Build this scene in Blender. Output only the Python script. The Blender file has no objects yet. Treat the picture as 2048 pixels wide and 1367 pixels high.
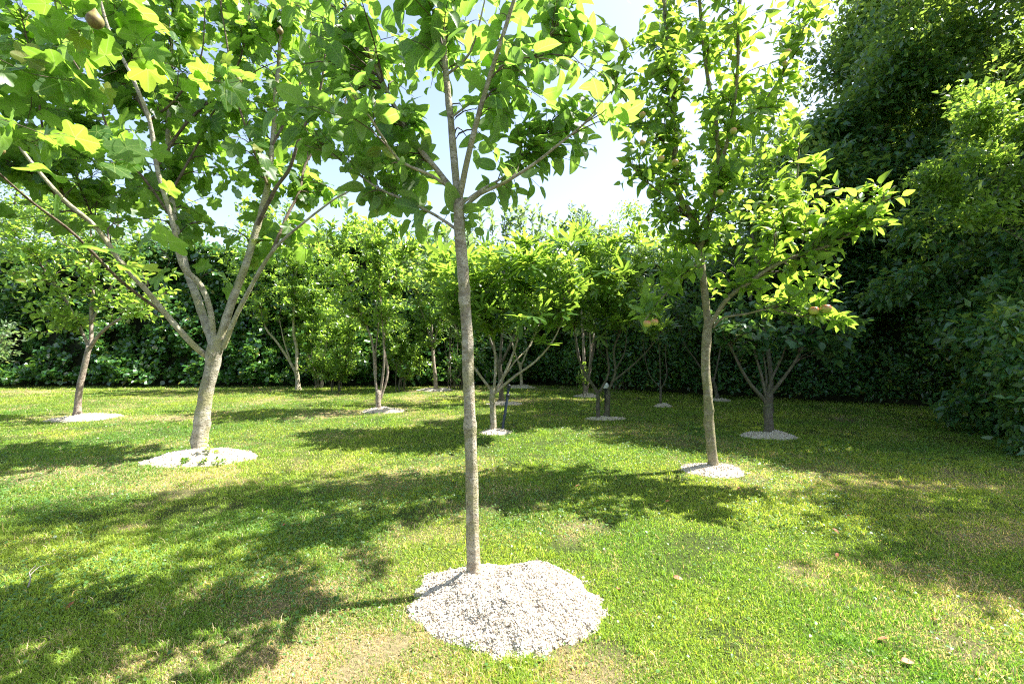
import bpy, math
import numpy as np
from mathutils import Vector
R = math.radians
rng = np.random.default_rng(7)
sc = bpy.context.scene
COL = sc.collection

# ------------------------------------------------------------------ camera
H = 1.30                      # eye height
F = 910.0                     # focal length in photograph pixels (2048 wide)
cam_d = bpy.data.cameras.new("camera")
cam = bpy.data.objects.new("camera", cam_d); COL.objects.link(cam)
cam_d.sensor_width = 36.0
cam_d.lens = 36.0 * F / 2048
cam.location = (0, 0, H); cam.rotation_euler = (R(90), 0, 0)
cam_d.clip_start = 0.05; cam_d.clip_end = 1500
sc.camera = cam

# ------------------------------------------------------------------ light
SUN_EL, SUN_AZ = 56.0, 74.0   # azimuth from +Y towards +X
w = bpy.data.worlds.new("World"); sc.world = w; w.use_nodes = True
nt = w.node_tree; bg = nt.nodes["Background"]
sky = nt.nodes.new("ShaderNodeTexSky"); sky.sky_type = 'NISHITA'; sky.sun_disc = False
sky.sun_elevation = R(SUN_EL); sky.sun_rotation = R(SUN_AZ)
sky.air_density = 1.0; sky.dust_density = 1.8; sky.ozone_density = 1.0
hs = nt.nodes.new("ShaderNodeHueSaturation"); hs.inputs["Saturation"].default_value = 0.85
nt.links.new(sky.outputs[0], hs.inputs["Color"]); nt.links.new(hs.outputs[0], bg.inputs[0])
bg.inputs[1].default_value = 0.088
sd = bpy.data.lights.new("sun", 'SUN'); sd.energy = 5.0; sd.angle = R(0.53); sd.color = (1.0, 0.965, 0.9)
sun = bpy.data.objects.new("sun", sd); COL.objects.link(sun)
ts = Vector((math.sin(R(SUN_AZ)) * math.cos(R(SUN_EL)), math.cos(R(SUN_AZ)) * math.cos(R(SUN_EL)), math.sin(R(SUN_EL))))
sun.rotation_euler = ts.to_track_quat('Z', 'Y').to_euler()
sun.location = (10, 5, 20)
vs = sc.view_settings
vs.view_transform = 'Standard'; vs.look = 'None'; vs.exposure = 2.03; vs.gamma = 1.0; vs.use_curve_mapping = False
cy = sc.cycles
cy.max_bounces = 7; cy.diffuse_bounces = 4; cy.glossy_bounces = 2; cy.transmission_bounces = 5; cy.transparent_max_bounces = 4
cy.sample_clamp_indirect = 6.0
try:
    cy.use_denoising = False; cy.pixel_filter_type = 'BLACKMAN_HARRIS'; cy.filter_width = 1.15
except Exception: pass

# ------------------------------------------------------------------ helpers
def P(px, py, Y):
    """photograph pixel + real distance -> point in the garden"""
    return np.array([(px - 1024) / F * Y, Y, H - (py - 683.5) / F * Y])
def G(px, Y, z=0.0):
    return np.array([(px - 1024) / F * Y, Y, z])
def nrm(a):
    return a / np.maximum(np.linalg.norm(a, axis=-1, keepdims=True), 1e-9)

_perm = np.random.default_rng(99).random((256, 256))
def noise2(x, y):
    xi = np.floor(x).astype(int); yi = np.floor(y).astype(int)
    fx = x - xi; fy = y - yi; fx = fx*fx*(3-2*fx); fy = fy*fy*(3-2*fy)
    g = lambda a, b: _perm[a & 255, b & 255]
    return (g(xi, yi)*(1-fx) + g(xi+1, yi)*fx)*(1-fy) + (g(xi, yi+1)*(1-fx) + g(xi+1, yi+1)*fx)*fy
def fbm(x, y, o=4):
    s = 0; a = .5; t = 0
    for i in range(o):
        s = s + a*noise2(x*2**i + 17*i, y*2**i + 31*i); t += a; a *= .5
    return s/t

class Acc:
    """collects polygons; build() links them as ONE mesh object"""
    def __init__(s): s.v=[]; s.l=[]; s.t=[]; s.m=[]; s.uv=[]; s.c=[]; s.n=0; s.sm=[]
    def add(s, v, l, t, m=0, uv=None, c=None, smooth=True):
        v = np.asarray(v, float).reshape(-1, 3); l = np.asarray(l, int).ravel(); t = np.asarray(t, int).ravel()
        s.v.append(v); s.l.append(l + s.n); s.t.append(t); s.m.append(np.full(len(t), m)); s.sm.append(np.full(len(t), smooth))
        s.uv.append(np.zeros((len(v), 2)) if uv is None else uv); s.c.append(np.ones((len(v), 3)) if c is None else c)
        s.n += len(v)
    def build(s, name, mats, parent=None, loc=None, uv=False, col=False):
        me = bpy.data.meshes.new(name)
        v = np.concatenate(s.v); l = np.concatenate(s.l); t = np.concatenate(s.t)
        if loc is not None: v = v - np.asarray(loc)
        me.vertices.add(len(v)); me.vertices.foreach_set("co", v.astype(np.float32).ravel())
        me.loops.add(len(l)); me.loops.foreach_set("vertex_index", l.astype(np.int32))
        me.polygons.add(len(t)); st = np.concatenate([[0], np.cumsum(t)[:-1]]).astype(np.int32)
        me.polygons.foreach_set("loop_start", st); me.polygons.foreach_set("loop_total", t.astype(np.int32))
        me.polygons.foreach_set("material_index", np.concatenate(s.m).astype(np.int32))
        me.polygons.foreach_set("use_smooth", np.concatenate(s.sm).astype(bool))
        if uv:
            u = me.uv_layers.new(name="UVMap"); u.data.foreach_set("uv", np.concatenate(s.uv)[l].astype(np.float32).ravel())
        if col:
            a = me.color_attributes.new("Col", 'FLOAT_COLOR', 'POINT')
            cc = np.concatenate(s.c); cc = np.concatenate([cc, np.ones((len(cc), 1))], 1)
            a.data.foreach_set("color", cc.astype(np.float32).ravel())
        me.update(calc_edges=True)
        for m in (mats if isinstance(mats, (list, tuple)) else [mats]): me.materials.append(m)
        o = bpy.data.objects.new(name, me); COL.objects.link(o)
        if parent is not None: o.parent = parent
        elif loc is not None: o.location = loc
        return o

def tag(o, label=None, cat=None, group=None, kind=None):
    if label: o["label"] = label
    if cat: o["category"] = cat
    if group: o["group"] = group
    if kind: o["kind"] = kind
    return o
def empty(name, loc, label, cat, group=None):
    o = bpy.data.objects.new(name, None); COL.objects.link(o); o.location = [float(a) for a in loc]
    o.empty_display_size = .2
    return tag(o, label, cat, group)

# ------------------------------------------------------------------ materials
def newmat(name):
    m = bpy.data.materials.new(name); m.use_nodes = True
    n = m.node_tree.nodes; n.clear()
    out = n.new("ShaderNodeOutputMaterial")
    return m, m.node_tree, out
def mathn(nt, op, a, b=None, c=None):
    n = nt.nodes.new("ShaderNodeMath"); n.operation = op
    for i, x in enumerate((a, b, c)):
        if x is None: continue
        if isinstance(x, (int, float)): n.inputs[i].default_value = x
        else: nt.links.new(x, n.inputs[i])
    return n.outputs[0]
def mixc(nt, f, a, b, mode='MIX'):
    n = nt.nodes.new("ShaderNodeMix"); n.data_type = 'RGBA'; n.blend_type = mode
    for k, x in ((0, f), (6, a), (7, b)):
        if isinstance(x, (int, float)): n.inputs[k].default_value = x
        elif isinstance(x, tuple): n.inputs[k].default_value = (*x, 1)
        else: nt.links.new(x, n.inputs[k])
    return n.outputs[2]
def ramp(nt, f, stops):
    n = nt.nodes.new("ShaderNodeValToRGB"); e = n.color_ramp.elements
    while len(e) < len(stops): e.new(.5)
    for k, (p, c) in enumerate(stops): e[k].position = p; e[k].color = (*c, 1)
    nt.links.new(f, n.inputs[0]); return n.outputs[0]
def noise_n(nt, vec, scale, detail=4, rough=.6):
    n = nt.nodes.new("ShaderNodeTexNoise"); n.inputs["Scale"].default_value = scale
    n.inputs["Detail"].default_value = detail; n.inputs["Roughness"].default_value = rough
    if vec is not None: nt.links.new(vec, n.inputs["Vector"])
    return n.outputs["Fac"]

def leaf_mat(name, tops, under, trans, tfac=.42, gloss=.38, spec=.5, vein='mid', veinc=(.25, .32, .1)):
    """leaf: per-leaf colour, paler underside, veins, light through the blade"""
    m, nt, out = newmat(name); L = nt.links
    geo = nt.nodes.new("ShaderNodeNewGeometry")
    k = len(tops)
    c = ramp(nt, geo.outputs["Random Per Island"], [(i/(k-1) if k > 1 else 0, tops[i]) for i in range(k)])
    oc = nt.nodes.new("ShaderNodeTexCoord"); nz = noise_n(nt, oc.outputs["Object"], 38, 2, .6)
    c = mixc(nt, 1.0, c, ramp(nt, nz, [(.3, (.62,.68,.7)), (.5, (1,1,1)), (.72, (1.3,1.2,1.05))]), 'MULTIPLY')
    rare = mathn(nt, 'GREATER_THAN', mathn(nt, 'FRACT', mathn(nt, 'MULTIPLY', geo.outputs["Random Per Island"], 57.3)), .975)
    c = mixc(nt, mathn(nt, 'MULTIPLY', rare, .5), c, (.26,.2,.03))
    tc = mixc(nt, .35, trans, mixc(nt, 1.0, c, (3.2, 3.2, 3.2), 'MULTIPLY'))
    if vein:
        uv = nt.nodes.new("ShaderNodeUVMap"); sp = nt.nodes.new("ShaderNodeSeparateXYZ"); L.new(uv.outputs[0], sp.inputs[0])
        ax = mathn(nt, 'ABSOLUTE', sp.outputs[0]); v = sp.outputs[1]
        if vein == 'mid':
            mid = mathn(nt, 'LESS_THAN', ax, .022)
            wv = mathn(nt, 'SINE', mathn(nt, 'MULTIPLY', mathn(nt, 'SUBTRACT', v, mathn(nt, 'MULTIPLY', ax, .8)), 46.0))
            side = mathn(nt, 'MULTIPLY', mathn(nt, 'GREATER_THAN', wv, .9), .45)
            f = mathn(nt, 'MAXIMUM', mid, side)
        else:
            ds = []
            for ang in (0, 46, 98):
                a = R(ang); cx, cz = math.sin(a), math.cos(a)
                dist = mathn(nt, 'ABSOLUTE', mathn(nt, 'SUBTRACT', mathn(nt, 'MULTIPLY', ax, cz), mathn(nt, 'MULTIPLY', v, cx)))
                along = mathn(nt, 'ADD', mathn(nt, 'MULTIPLY', ax, cx), mathn(nt, 'MULTIPLY', v, cz))
                back = mathn(nt, 'LESS_THAN', along, 0.0)
                ds.append(mathn(nt, 'ADD', dist, back))
            d = mathn(nt, 'MINIMUM', mathn(nt, 'MINIMUM', ds[0], ds[1]), ds[2])
            mid = mathn(nt, 'LESS_THAN', d, .011)
            wv = mathn(nt, 'SINE', mathn(nt, 'MULTIPLY', mathn(nt, 'SUBTRACT', mathn(nt, 'ADD', v, ax), mathn(nt, 'MULTIPLY', d, 1.1)), 62.0))
            side = mathn(nt, 'MULTIPLY', mathn(nt, 'GREATER_THAN', wv, .94), .35)
            f = mathn(nt, 'MAXIMUM', mid, side)
        c = mixc(nt, mathn(nt, 'MULTIPLY', f, .75), c, veinc)
        tc = mixc(nt, mathn(nt, 'MULTIPLY', f, .5), tc, tuple(min(1, a*1.9) for a in veinc))
    if under:
        c = mixc(nt, geo.outputs["Backfacing"], c, mixc(nt, .6, c, under))
    pr = nt.nodes.new("ShaderNodeBsdfPrincipled"); L.new(c, pr.inputs["Base Color"])
    pr.inputs["Roughness"].default_value = gloss; pr.inputs["Specular IOR Level"].default_value = spec
    tr = nt.nodes.new("ShaderNodeBsdfTranslucent"); L.new(tc, tr.inputs[0])
    mx = nt.nodes.new("ShaderNodeMixShader"); mx.inputs[0].default_value = tfac
    L.new(pr.outputs[0], mx.inputs[1]); L.new(tr.outputs[0], mx.inputs[2]); L.new(mx.outputs[0], out.inputs[0])
    return m

def bark_mat(name, a, b, lich, scale=14, lf=.45, stretch=1.3):
    m, nt, out = newmat(name); L = nt.links
    tc = nt.nodes.new("ShaderNodeTexCoord"); mp = nt.nodes.new("ShaderNodeMapping")
    mp.inputs["Scale"].default_value = (1, 1, stretch); L.new(tc.outputs["Object"], mp.inputs[0])
    n1 = noise_n(nt, mp.outputs[0], scale, 8, .7); n2 = noise_n(nt, tc.outputs["Object"], scale*.45, 5, .65)
    n3 = noise_n(nt, tc.outputs["Object"], scale*7, 3, .6)
    c = mixc(nt, ramp(nt, n1, [(.42, (0, 0, 0)), (.56, (1, 1, 1))]), a, b)
    c = mixc(nt, mathn(nt, 'MULTIPLY', ramp(nt, n2, [(.48, (0, 0, 0)), (.56, (1, 1, 1))]), min(1, lf*1.5)), c, lich)
    c = mixc(nt, mathn(nt, 'MULTIPLY', ramp(nt, n3, [(.56, (0, 0, 0)), (.64, (1, 1, 1))]), .7), c, tuple(x*.3 for x in a))
    pr = nt.nodes.new("ShaderNodeBsdfPrincipled"); L.new(c, pr.inputs["Base Color"]); pr.inputs["Roughness"].default_value = .85
    pr.inputs["Specular IOR Level"].default_value = .25
    bp = nt.nodes.new("ShaderNodeBump"); bp.inputs["Strength"].default_value = .8; bp.inputs["Distance"].default_value = .03
    L.new(mathn(nt, 'ADD', n1, mathn(nt, 'MULTIPLY', n3, .5)), bp.inputs["Height"]); L.new(bp.outputs[0], pr.inputs["Normal"])
    L.new(pr.outputs[0], out.inputs[0]); return m
def plain_mat(name, a, b, scale=20, rough=.7, spec=.3):
    m, nt, out = newmat(name); L = nt.links
    tc = nt.nodes.new("ShaderNodeTexCoord"); n1 = noise_n(nt, tc.outputs["Object"], scale, 5, .65)
    pr = nt.nodes.new("ShaderNodeBsdfPrincipled"); L.new(mixc(nt, ramp(nt, n1, [(.4, (0,0,0)), (.6, (1,1,1))]), a, b), pr.inputs["Base Color"])
    pr.inputs["Roughness"].default_value = rough; pr.inputs["Specular IOR Level"].default_value = spec
    L.new(pr.outputs[0], out.inputs[0]); return m

M = {}
M['apple'] = leaf_mat('apple_leaf', [(.055,.12,.015),(.075,.155,.02),(.045,.105,.018),(.1,.18,.025)], (.2,.25,.13), (.40,.68,.07), .50, .38, .5, 'mid', (.2,.3,.09))
M['apple2'] = leaf_mat('apple_leaf_dense', [(.05,.12,.015),(.07,.155,.02),(.04,.1,.015),(.095,.19,.02)], (.13,.2,.09), (.52,.74,.05), .52, .36, .5, 'mid', (.18,.26,.07))
M['fig'] = leaf_mat('fig_leaf', [(.028,.085,.014),(.042,.11,.015),(.024,.075,.016),(.055,.125,.018)], (.09,.15,.045), (.42,.68,.05), .52, .42, .4, 'fig', (.24,.32,.09))
M['figfar'] = leaf_mat('fig_leaf_narrow', [(.04,.11,.02),(.06,.14,.022),(.03,.09,.02)], (.11,.17,.07), (.48,.68,.05), .46, .34, .6, None)
M['small'] = leaf_mat('plum_leaf', [(.06,.13,.022),(.085,.17,.026),(.04,.1,.02),(.12,.2,.03)], (.13,.19,.08), (.50,.72,.06), .48, .3, .6, None)
M['pale'] = leaf_mat('willow_leaf', [(.08,.14,.06),(.1,.17,.07),(.06,.11,.04)], (.18,.23,.15), (.4,.55,.12), .4, .4, .5, None)
M['laurel'] = leaf_mat('laurel_leaf', [(.03,.1,.022),(.05,.14,.03),(.025,.085,.02),(.08,.18,.035)], (.08,.15,.06), (.3,.5,.03), .26, .2, .9, None)
M['dark'] = leaf_mat('dark_leaf', [(.035,.12,.05),(.05,.15,.055),(.026,.09,.038),(.08,.18,.045)], (.08,.16,.09), (.6,.76,.04), .36, .3, .7, None)
M['quince'] = leaf_mat('quince_leaf', [(.025,.085,.03),(.032,.1,.035),(.02,.07,.03)], (.06,.12,.07), (.3,.5,.04), .3, .45, .4, None)
M['yellow'] = leaf_mat('young_leaf', [(.12,.2,.02),(.15,.24,.03),(.09,.17,.02)], (.18,.26,.06), (.66,.8,.05), .5, .4, .4, None)
M['bark_apple'] = bark_mat('apple_bark', (.27,.22,.155), (.50,.44,.34), (.30,.28,.14), 16, .5)
M['bark_fig'] = bark_mat('fig_bark', (.27,.24,.18), (.46,.42,.33), (.33,.31,.14), 9, .45)
M['bark_right'] = bark_mat('mossy_apple_bark', (.22,.18,.11), (.38,.33,.22), (.24,.23,.1), 20, .5)
M['bark_dark'] = bark_mat('dark_bark', (.09,.075,.055), (.16,.14,.11), (.1,.11,.06), 12, .4)
M['bark_plum'] = bark_mat('plum_bark', (.2,.15,.12), (.4,.33,.27), (.26,.23,.16), 14, .35)
M['twig'] = plain_mat('twig_bark', (.06,.04,.03), (.12,.085,.06), 30)
M['twig_green'] = plain_mat('green_twig', (.12,.2,.05), (.2,.26,.09), 20, .5)
M['twig_fig'] = bark_mat('upper_fig_bark', (.10,.07,.05), (.2,.15,.11), (.16,.15,.08), 14, .3)

# ------------------------------------------------------------------ leaf shapes
def _tmpl(rows, fold, pet=0.0, pw=.02):
    """rows of (v, halfwidth): three vertices each, base and tip single"""
    V = []; Fc = []
    b = len(V); V.append((0, 0, 0))
    prev = None
    off = pet
    sc_ = 1
    for (v, hw) in rows:
        i = len(V); V += [(-hw, off + v, fold*hw), (0, off + v, 0), (hw, off + v, fold*hw)]
        if prev is None: Fc += [(b, i+1, i), (b, i+2, i+1)] if pet == 0 else []
        else: Fc += [(prev, prev+1, i+1, i), (prev+1, prev+2, i+2, i+1)]
        prev = i
    t = len(V); V.append((0, off + 1, 0)); Fc += [(prev, prev+1, t), (prev+1, prev+2, t)]
    UV = [(x, y - off) for x, y, z in V]
    if pet > 0:
        k = len(V); V += [(-pw, 0, 0), (pw, 0, 0), (pw*.8, off + rows[0][0], -.004), (-pw*.8, off + rows[0][0], -.004),
                          (0, 0, -pw), (0, 0, pw), (0, off+rows[0][0], pw*.6), (0, off+rows[0][0], -pw)]
        UV += [(0, .5)]*8
        Fc += [(k, k+1, k+2, k+3), (k+4, k+5, k+6, k+7)]
    V = np.array(V, float)
    return V, np.concatenate([np.array(f) for f in Fc]), np.array([len(f) for f in Fc]), np.array(UV, float)
T = {}
T['ovate'] = _tmpl([(.03,.08),(.12,.21),(.26,.295),(.42,.33),(.58,.325),(.73,.275),(.86,.19),(.95,.09)], .38, .2)
T['ovate_mid'] = _tmpl([(.04,.09),(.25,.27),(.5,.29),(.78,.17)], .4, .1)
T['low'] = (np.array([(0,0,0),(-.27,.42,.08),(0,.45,0),(.27,.42,.08),(0,1,0)], float), np.array([0,2,1,0,3,2,1,2,4,2,3,4]), np.array([3,3,3,3]),
            np.array([(0,0),(-.3,.4),(0,.4),(.3,.4),(0,1)], float))
T['round'] = (np.array([(0,0,0),(-.36,.2,.08),(-.4,.55,.1),(0,.5,0),(.36,.2,.08),(.4,.55,.1),(0,1,-.02)], float),
              np.array([0,3,2,1, 0,4,5,3, 2,3,6, 3,5,6]), np.array([4,4,3,3]), np.zeros((7,2)))
T['quad'] = (np.array([(0,0,0),(-.26,.45,.05),(.26,.45,.05),(0,1,0)], float), np.array([0,2,3,1]), np.array([4]), np.array([(0,0),(-.3,.45),(.3,.45),(0,1)], float))
def _fig(lob, n=46, pet=.38, ring=True, fill=.3):
    th = np.linspace(-R(168), R(168), n)
    r = np.full(n, fill)
    for (a, ln, wd) in lob:
        for s in ((1, -1) if a else (1,)):
            d = (th - R(a*s))
            r = np.maximum(r, ln*np.exp(-np.abs(d/R(wd))**3.6))
    r = np.full(n, fill)
    for (a, ln, wd) in lob:
        for sg in ((1, -1) if a else (1,)):
            ph = (th - R(a*sg) + np.pi) % (2*np.pi) - np.pi; c0, ea, eb = ln*.58, ln*.44, ln*wd/100
            A_ = (np.cos(ph)/ea)**2 + (np.sin(ph)/eb)**2; B_ = -2*c0*np.cos(ph)/ea**2; C_ = (c0/ea)**2 - 1
            D_ = B_*B_ - 4*A_*C_; rr_ = np.where(D_ > 0, (-B_ + np.sqrt(np.maximum(D_, 0)))/(2*A_), 0)
            r = np.maximum(r, rr_)
    r *= 1 + .018*np.sin(th*37)
    V = [(0, pet, 0)]
    for k in (.5, 1):
        for t, q in zip(th, r): V.append((math.sin(t)*q*k, pet + math.cos(t)*q*k, .05*q*k*abs(math.sin(2*t))+ (-.05*q*q*k*k)))
    Fc = []
    for i in range(n-1):
        Fc.append((0, i+2, i+1)); Fc.append((1+i, 2+i, 2+n+i, 1+n+i))
    UV = [(x, y - pet) for x, y, z in V]
    k = len(V); pw = .013
    V += [(-pw, 0, 0), (pw, 0, 0), (pw, pet, -.003), (-pw, pet, -.003), (0, 0, -pw), (0, 0, pw), (0, pet, pw*.4), (0, pet, -pw)]
    UV += [(0, .3)]*8
    Fc += [(k, k+1, k+2, k+3), (k+4, k+5, k+6, k+7)]
    V = np.array(V, float)
    return V, np.concatenate([np.array(f) for f in Fc]), np.array([len(f) for f in Fc]), np.array(UV, float)
T['fig'] = _fig([(0,.66,30),(48,.58,29),(100,.44,36)], fill=.27, n=72)
T['fig_b'] = _fig([(0,.62,30),(50,.5,24),(100,.38,26)], fill=.3)
T['fig_far'] = _fig([(0,.84,12),(44,.74,11),(88,.52,12)], n=40, pet=.2, fill=.10)

def add_leaves(acc, tname, pos, d, n, size, curl=.25, mat=0, r=None, twist=.0):
    r = r or rng
    V, lv, lt, UV = T[tname]; N = len(pos); K = len(V)
    d = nrm(d); n = nrm(n - (n*d).sum(1, keepdims=True)*d); s = np.cross(d, n)
    c = (curl*(.4 + 1.2*r.random(N)))[:, None]
    wob = (r.random(N)*.22)[:, None]; ph = (r.random(N)*6)[:, None]
    u = V[None, :, 0]*(.85 + .3*r.random(N))[:, None]; v = V[None, :, 1] + 0*u
    fold = (.3 + 1.3*r.random(N))[:, None]
    h = V[None, :, 2]*fold - c*v*v + wob*np.abs(V[None, :, 0])*np.sin(v*9 + ph)
    side = (r.normal(0, .12, N))[:, None]*v*v
    size = np.broadcast_to(size, (N,))[:, None, None]
    co = pos[:, None, :] + size*((u + side)[..., None]*s[:, None, :] + v[..., None]*d[:, None, :] + h[..., None]*n[:, None, :])
    lo = (lv[None, :] + (np.arange(N)*K)[:, None])
    acc.add(co.reshape(-1, 3), lo.ravel(), np.tile(lt, N), mat, np.tile(UV, (N, 1)), smooth=True)

# ------------------------------------------------------------------ stems
def catmull(pts, step):
    p = np.asarray(pts, float)
    if len(p) == 2: p = np.array([p[0], p[0]*.67+p[1]*.33, p[0]*.33+p[1]*.67, p[1]])
    e = np.vstack([2*p[0]-p[1], p, 2*p[-1]-p[-2]]); out = []
    for i in range(1, len(e)-2):
        n = max(2, int(np.linalg.norm(e[i+1]-e[i])/step)); t = np.linspace(0, 1, n, endpoint=False)[:, None]
        a, b, c, d = e[i-1], e[i], e[i+1], e[i+2]
        out.append(.5*((2*b) + (-a+c)*t + (2*a-5*b+4*c-d)*t**2 + (-a+3*b-3*c+d)*t**3))
    out.append(p[-1][None]); return np.vstack(out)
def tube(acc, pts, rad, sides=10, mat=0, rough=.06, seed=0):
    n = len(pts); t = nrm(np.gradient(pts, axis=0)); f = np.zeros_like(t)
    ref = np.array([1., 0, 0]) if abs(t[0, 0]) < .8 else np.array([0, 1., 0])
    for i in range(n):
        ref = ref - (ref@t[i])*t[i]; ref /= np.linalg.norm(ref); f[i] = ref
    g = np.cross(t, f); a = np.linspace(0, 2*np.pi, sides, endpoint=False)
    L = np.concatenate([[0], np.cumsum(np.linalg.norm(np.diff(pts, axis=0), axis=1))])
    rr = rad[:, None]*np.ones(sides)
    if rough:
        A, Lg = np.meshgrid(a, L)
        rr = rr*(1 + rough*2*(fbm(np.cos(A)*2+50+seed, Lg*9+np.sin(A)*2+50+seed, 3)-.5)*2)
        rr = rr*(1 + rough*.5*np.maximum(0, fbm(Lg*11+seed*3+np.cos(A)*.4, Lg*0+9, 2)-.62)*6)
        if sides >= 12:
            kr = np.random.default_rng(seed+77)
            for _ in range(int(3+L[-1]*4)):
                la = kr.random()*L[-1]; aa_ = kr.random()*6.283; da = (A-aa_+np.pi) % (2*np.pi)-np.pi; w_ = rad.max()*kr.uniform(.35, .8)
                rr = rr + rad.max()*kr.uniform(.1, .3)*np.exp(-((Lg-la)/w_)**2 - (da*rad.max()/w_)**2)
    V = pts[:, None] + rr[..., None]*(np.cos(a)[None, :, None]*f[:, None] + np.sin(a)[None, :, None]*g[:, None])
    i, j = np.meshgrid(np.arange(n-1), np.arange(sides), indexing='ij'); j2 = (j+1) % sides
    q = np.stack([i*sides+j, i*sides+j2, (i+1)*sides+j2, (i+1)*sides+j], -1).reshape(-1)
    V = np.concatenate([V.reshape(-1, 3), pts[-1:] + t[-1:]*rad[-1]*.5]); tip = n*sides
    jj = np.arange(sides); cap = np.stack([(n-1)*sides+jj, (n-1)*sides+(jj+1) % sides, np.full(sides, tip)], -1).reshape(-1)
    acc.add(V, np.concatenate([q, cap]), [4]*((n-1)*sides) + [3]*sides, mat)
def tubes_batch(acc, PT, RD, sides=4, mat=0):
    if len(PT) == 0: return
    PT = np.asarray(PT); RD = np.asarray(RD); Mn, K, _ = PT.shape
    t = nrm(np.gradient(PT, axis=1)); ref = np.where(np.abs(t[..., 2:3]) < .8, np.array([0, 0, 1.]), np.array([1., 0, 0]))
    f = nrm(np.cross(t, ref)); g = np.cross(t, f); a = np.linspace(0, 2*np.pi, sides, endpoint=False)
    V = PT[:, :, None] + RD[:, :, None, None]*(np.cos(a)[None, None, :, None]*f[:, :, None] + np.sin(a)[None, None, :, None]*g[:, :, None])
    i, j = np.meshgrid(np.arange(K-1), np.arange(sides), indexing='ij'); j2 = (j+1) % sides
    q = np.stack([i*sides+j, i*sides+j2, (i+1)*sides+j2, (i+1)*sides+j], -1).reshape(-1)
    lo = (q[None] + (np.arange(Mn)*K*sides)[:, None]).ravel()
    acc.add(V.reshape(-1, 3), lo, np.full(Mn*(K-1)*sides, 4), mat)

def ell(r, c, rad, n, lump=0.0):
    """n points through an ellipsoid, denser towards its skin, gathered in lumps"""
    d = nrm(r.normal(size=(n, 3))); q = r.random(n)[:, None]**.42
    p = d*q
    if lump:
        k = max(6, n//26); cs = nrm(r.normal(size=(k, 3)))*(.35+.65*r.random(k)[:, None]**.5)
        q = r.integers(0, k, n); rel = nrm(r.normal(size=(n, 3)))*(r.random(n)[:, None]**.5)*np.array([1, 1, .45])*.34
        rel[:, 2] -= .22*(rel[:, 0]**2 + rel[:, 1]**2)/.1*.3
        p = np.where(r.random(n)[:, None] < lump, cs[q] + rel, p)
    return np.asarray(c) + p*np.asarray(rad)
def blobs(r, Y, bl, mul=1.0):
    """(px, py, rx, ry, n, dY, ry_depth): crown lumps at their real distance"""
    out = []
    for b in bl:
        px, py, rx, ry, n = b[:5]; n = int(n*mul); dY = b[5] if len(b) > 5 else 0; dr = b[6] if len(b) > 6 else .8
        Yc = Y + dY; c = P(px, py, Yc); s = Yc/F
        out.append(ell(r, c, (rx*s, dr, ry*s), n))
    o = np.concatenate(out)
    return o

def grow(r, stems, tips, leaf, tsize=.004, K=6, up=.25, droop=0.0):
    """joins every crown tip to the nearest limb with a curved twig; stems = [(pts, radii, attach_from)]"""
    S = []; D = []; RR = []
    for pts, rad, a0 in stems:
        k = int(len(pts)*a0); S.append(pts[k:]); D.append(nrm(np.gradient(pts, axis=0))[k:]); RR.append(rad[k:])
    S = np.concatenate(S); D = np.concatenate(D); RR = np.concatenate(RR)
    n0 = len(S); cap = n0 + len(tips)*(K-1); A = np.zeros((cap, 3)); B = np.zeros((cap, 3)); C = np.zeros(cap)
    A[:n0] = S; B[:n0] = D; C[:n0] = RR; n = n0
    dd = np.array([np.min(np.linalg.norm(S - t, axis=1)) for t in tips]); order = np.argsort(dd)
    tw = []; rd = []
    tt = np.linspace(0, 1, K)[:, None]
    for i in order:
        t = tips[i]; v = t - A[:n]; dist = np.linalg.norm(v, axis=1)
        cost = dist*(1.0 - .35*np.clip((v*B[:n]).sum(1)/np.maximum(dist, 1e-6), -1, 1)) + .5*np.maximum(0, -v[:, 2]) + .02/np.maximum(C[:n], .002)*.05
        j = int(np.argmin(cost)); q = A[j]; L = dist[j]
        m = q + B[j]*L*.35 + (t-q)*.2 + np.array([0, 0, up*L*.4]) + r.normal(0, .05*L, 3)
        c = (1-tt)**2*q + 2*(1-tt)*tt*m + tt**2*(t + np.array([0, 0, -droop*L]))
        c[1:-1] += r.normal(0, .012*L, (K-2, 3))
        r0 = min(C[j]*.62, tsize*(.6 + 1.8*L)); rr = np.linspace(r0, max(tsize*.28, .0009), K)
        tw.append(c); rd.append(rr)
        A[n:n+K-1] = c[1:]; g = nrm(np.gradient(c, axis=0)); B[n:n+K-1] = g[1:]; C[n:n+K-1] = rr[1:]; n += K-1
    return np.array(tw), np.array(rd)

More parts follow.
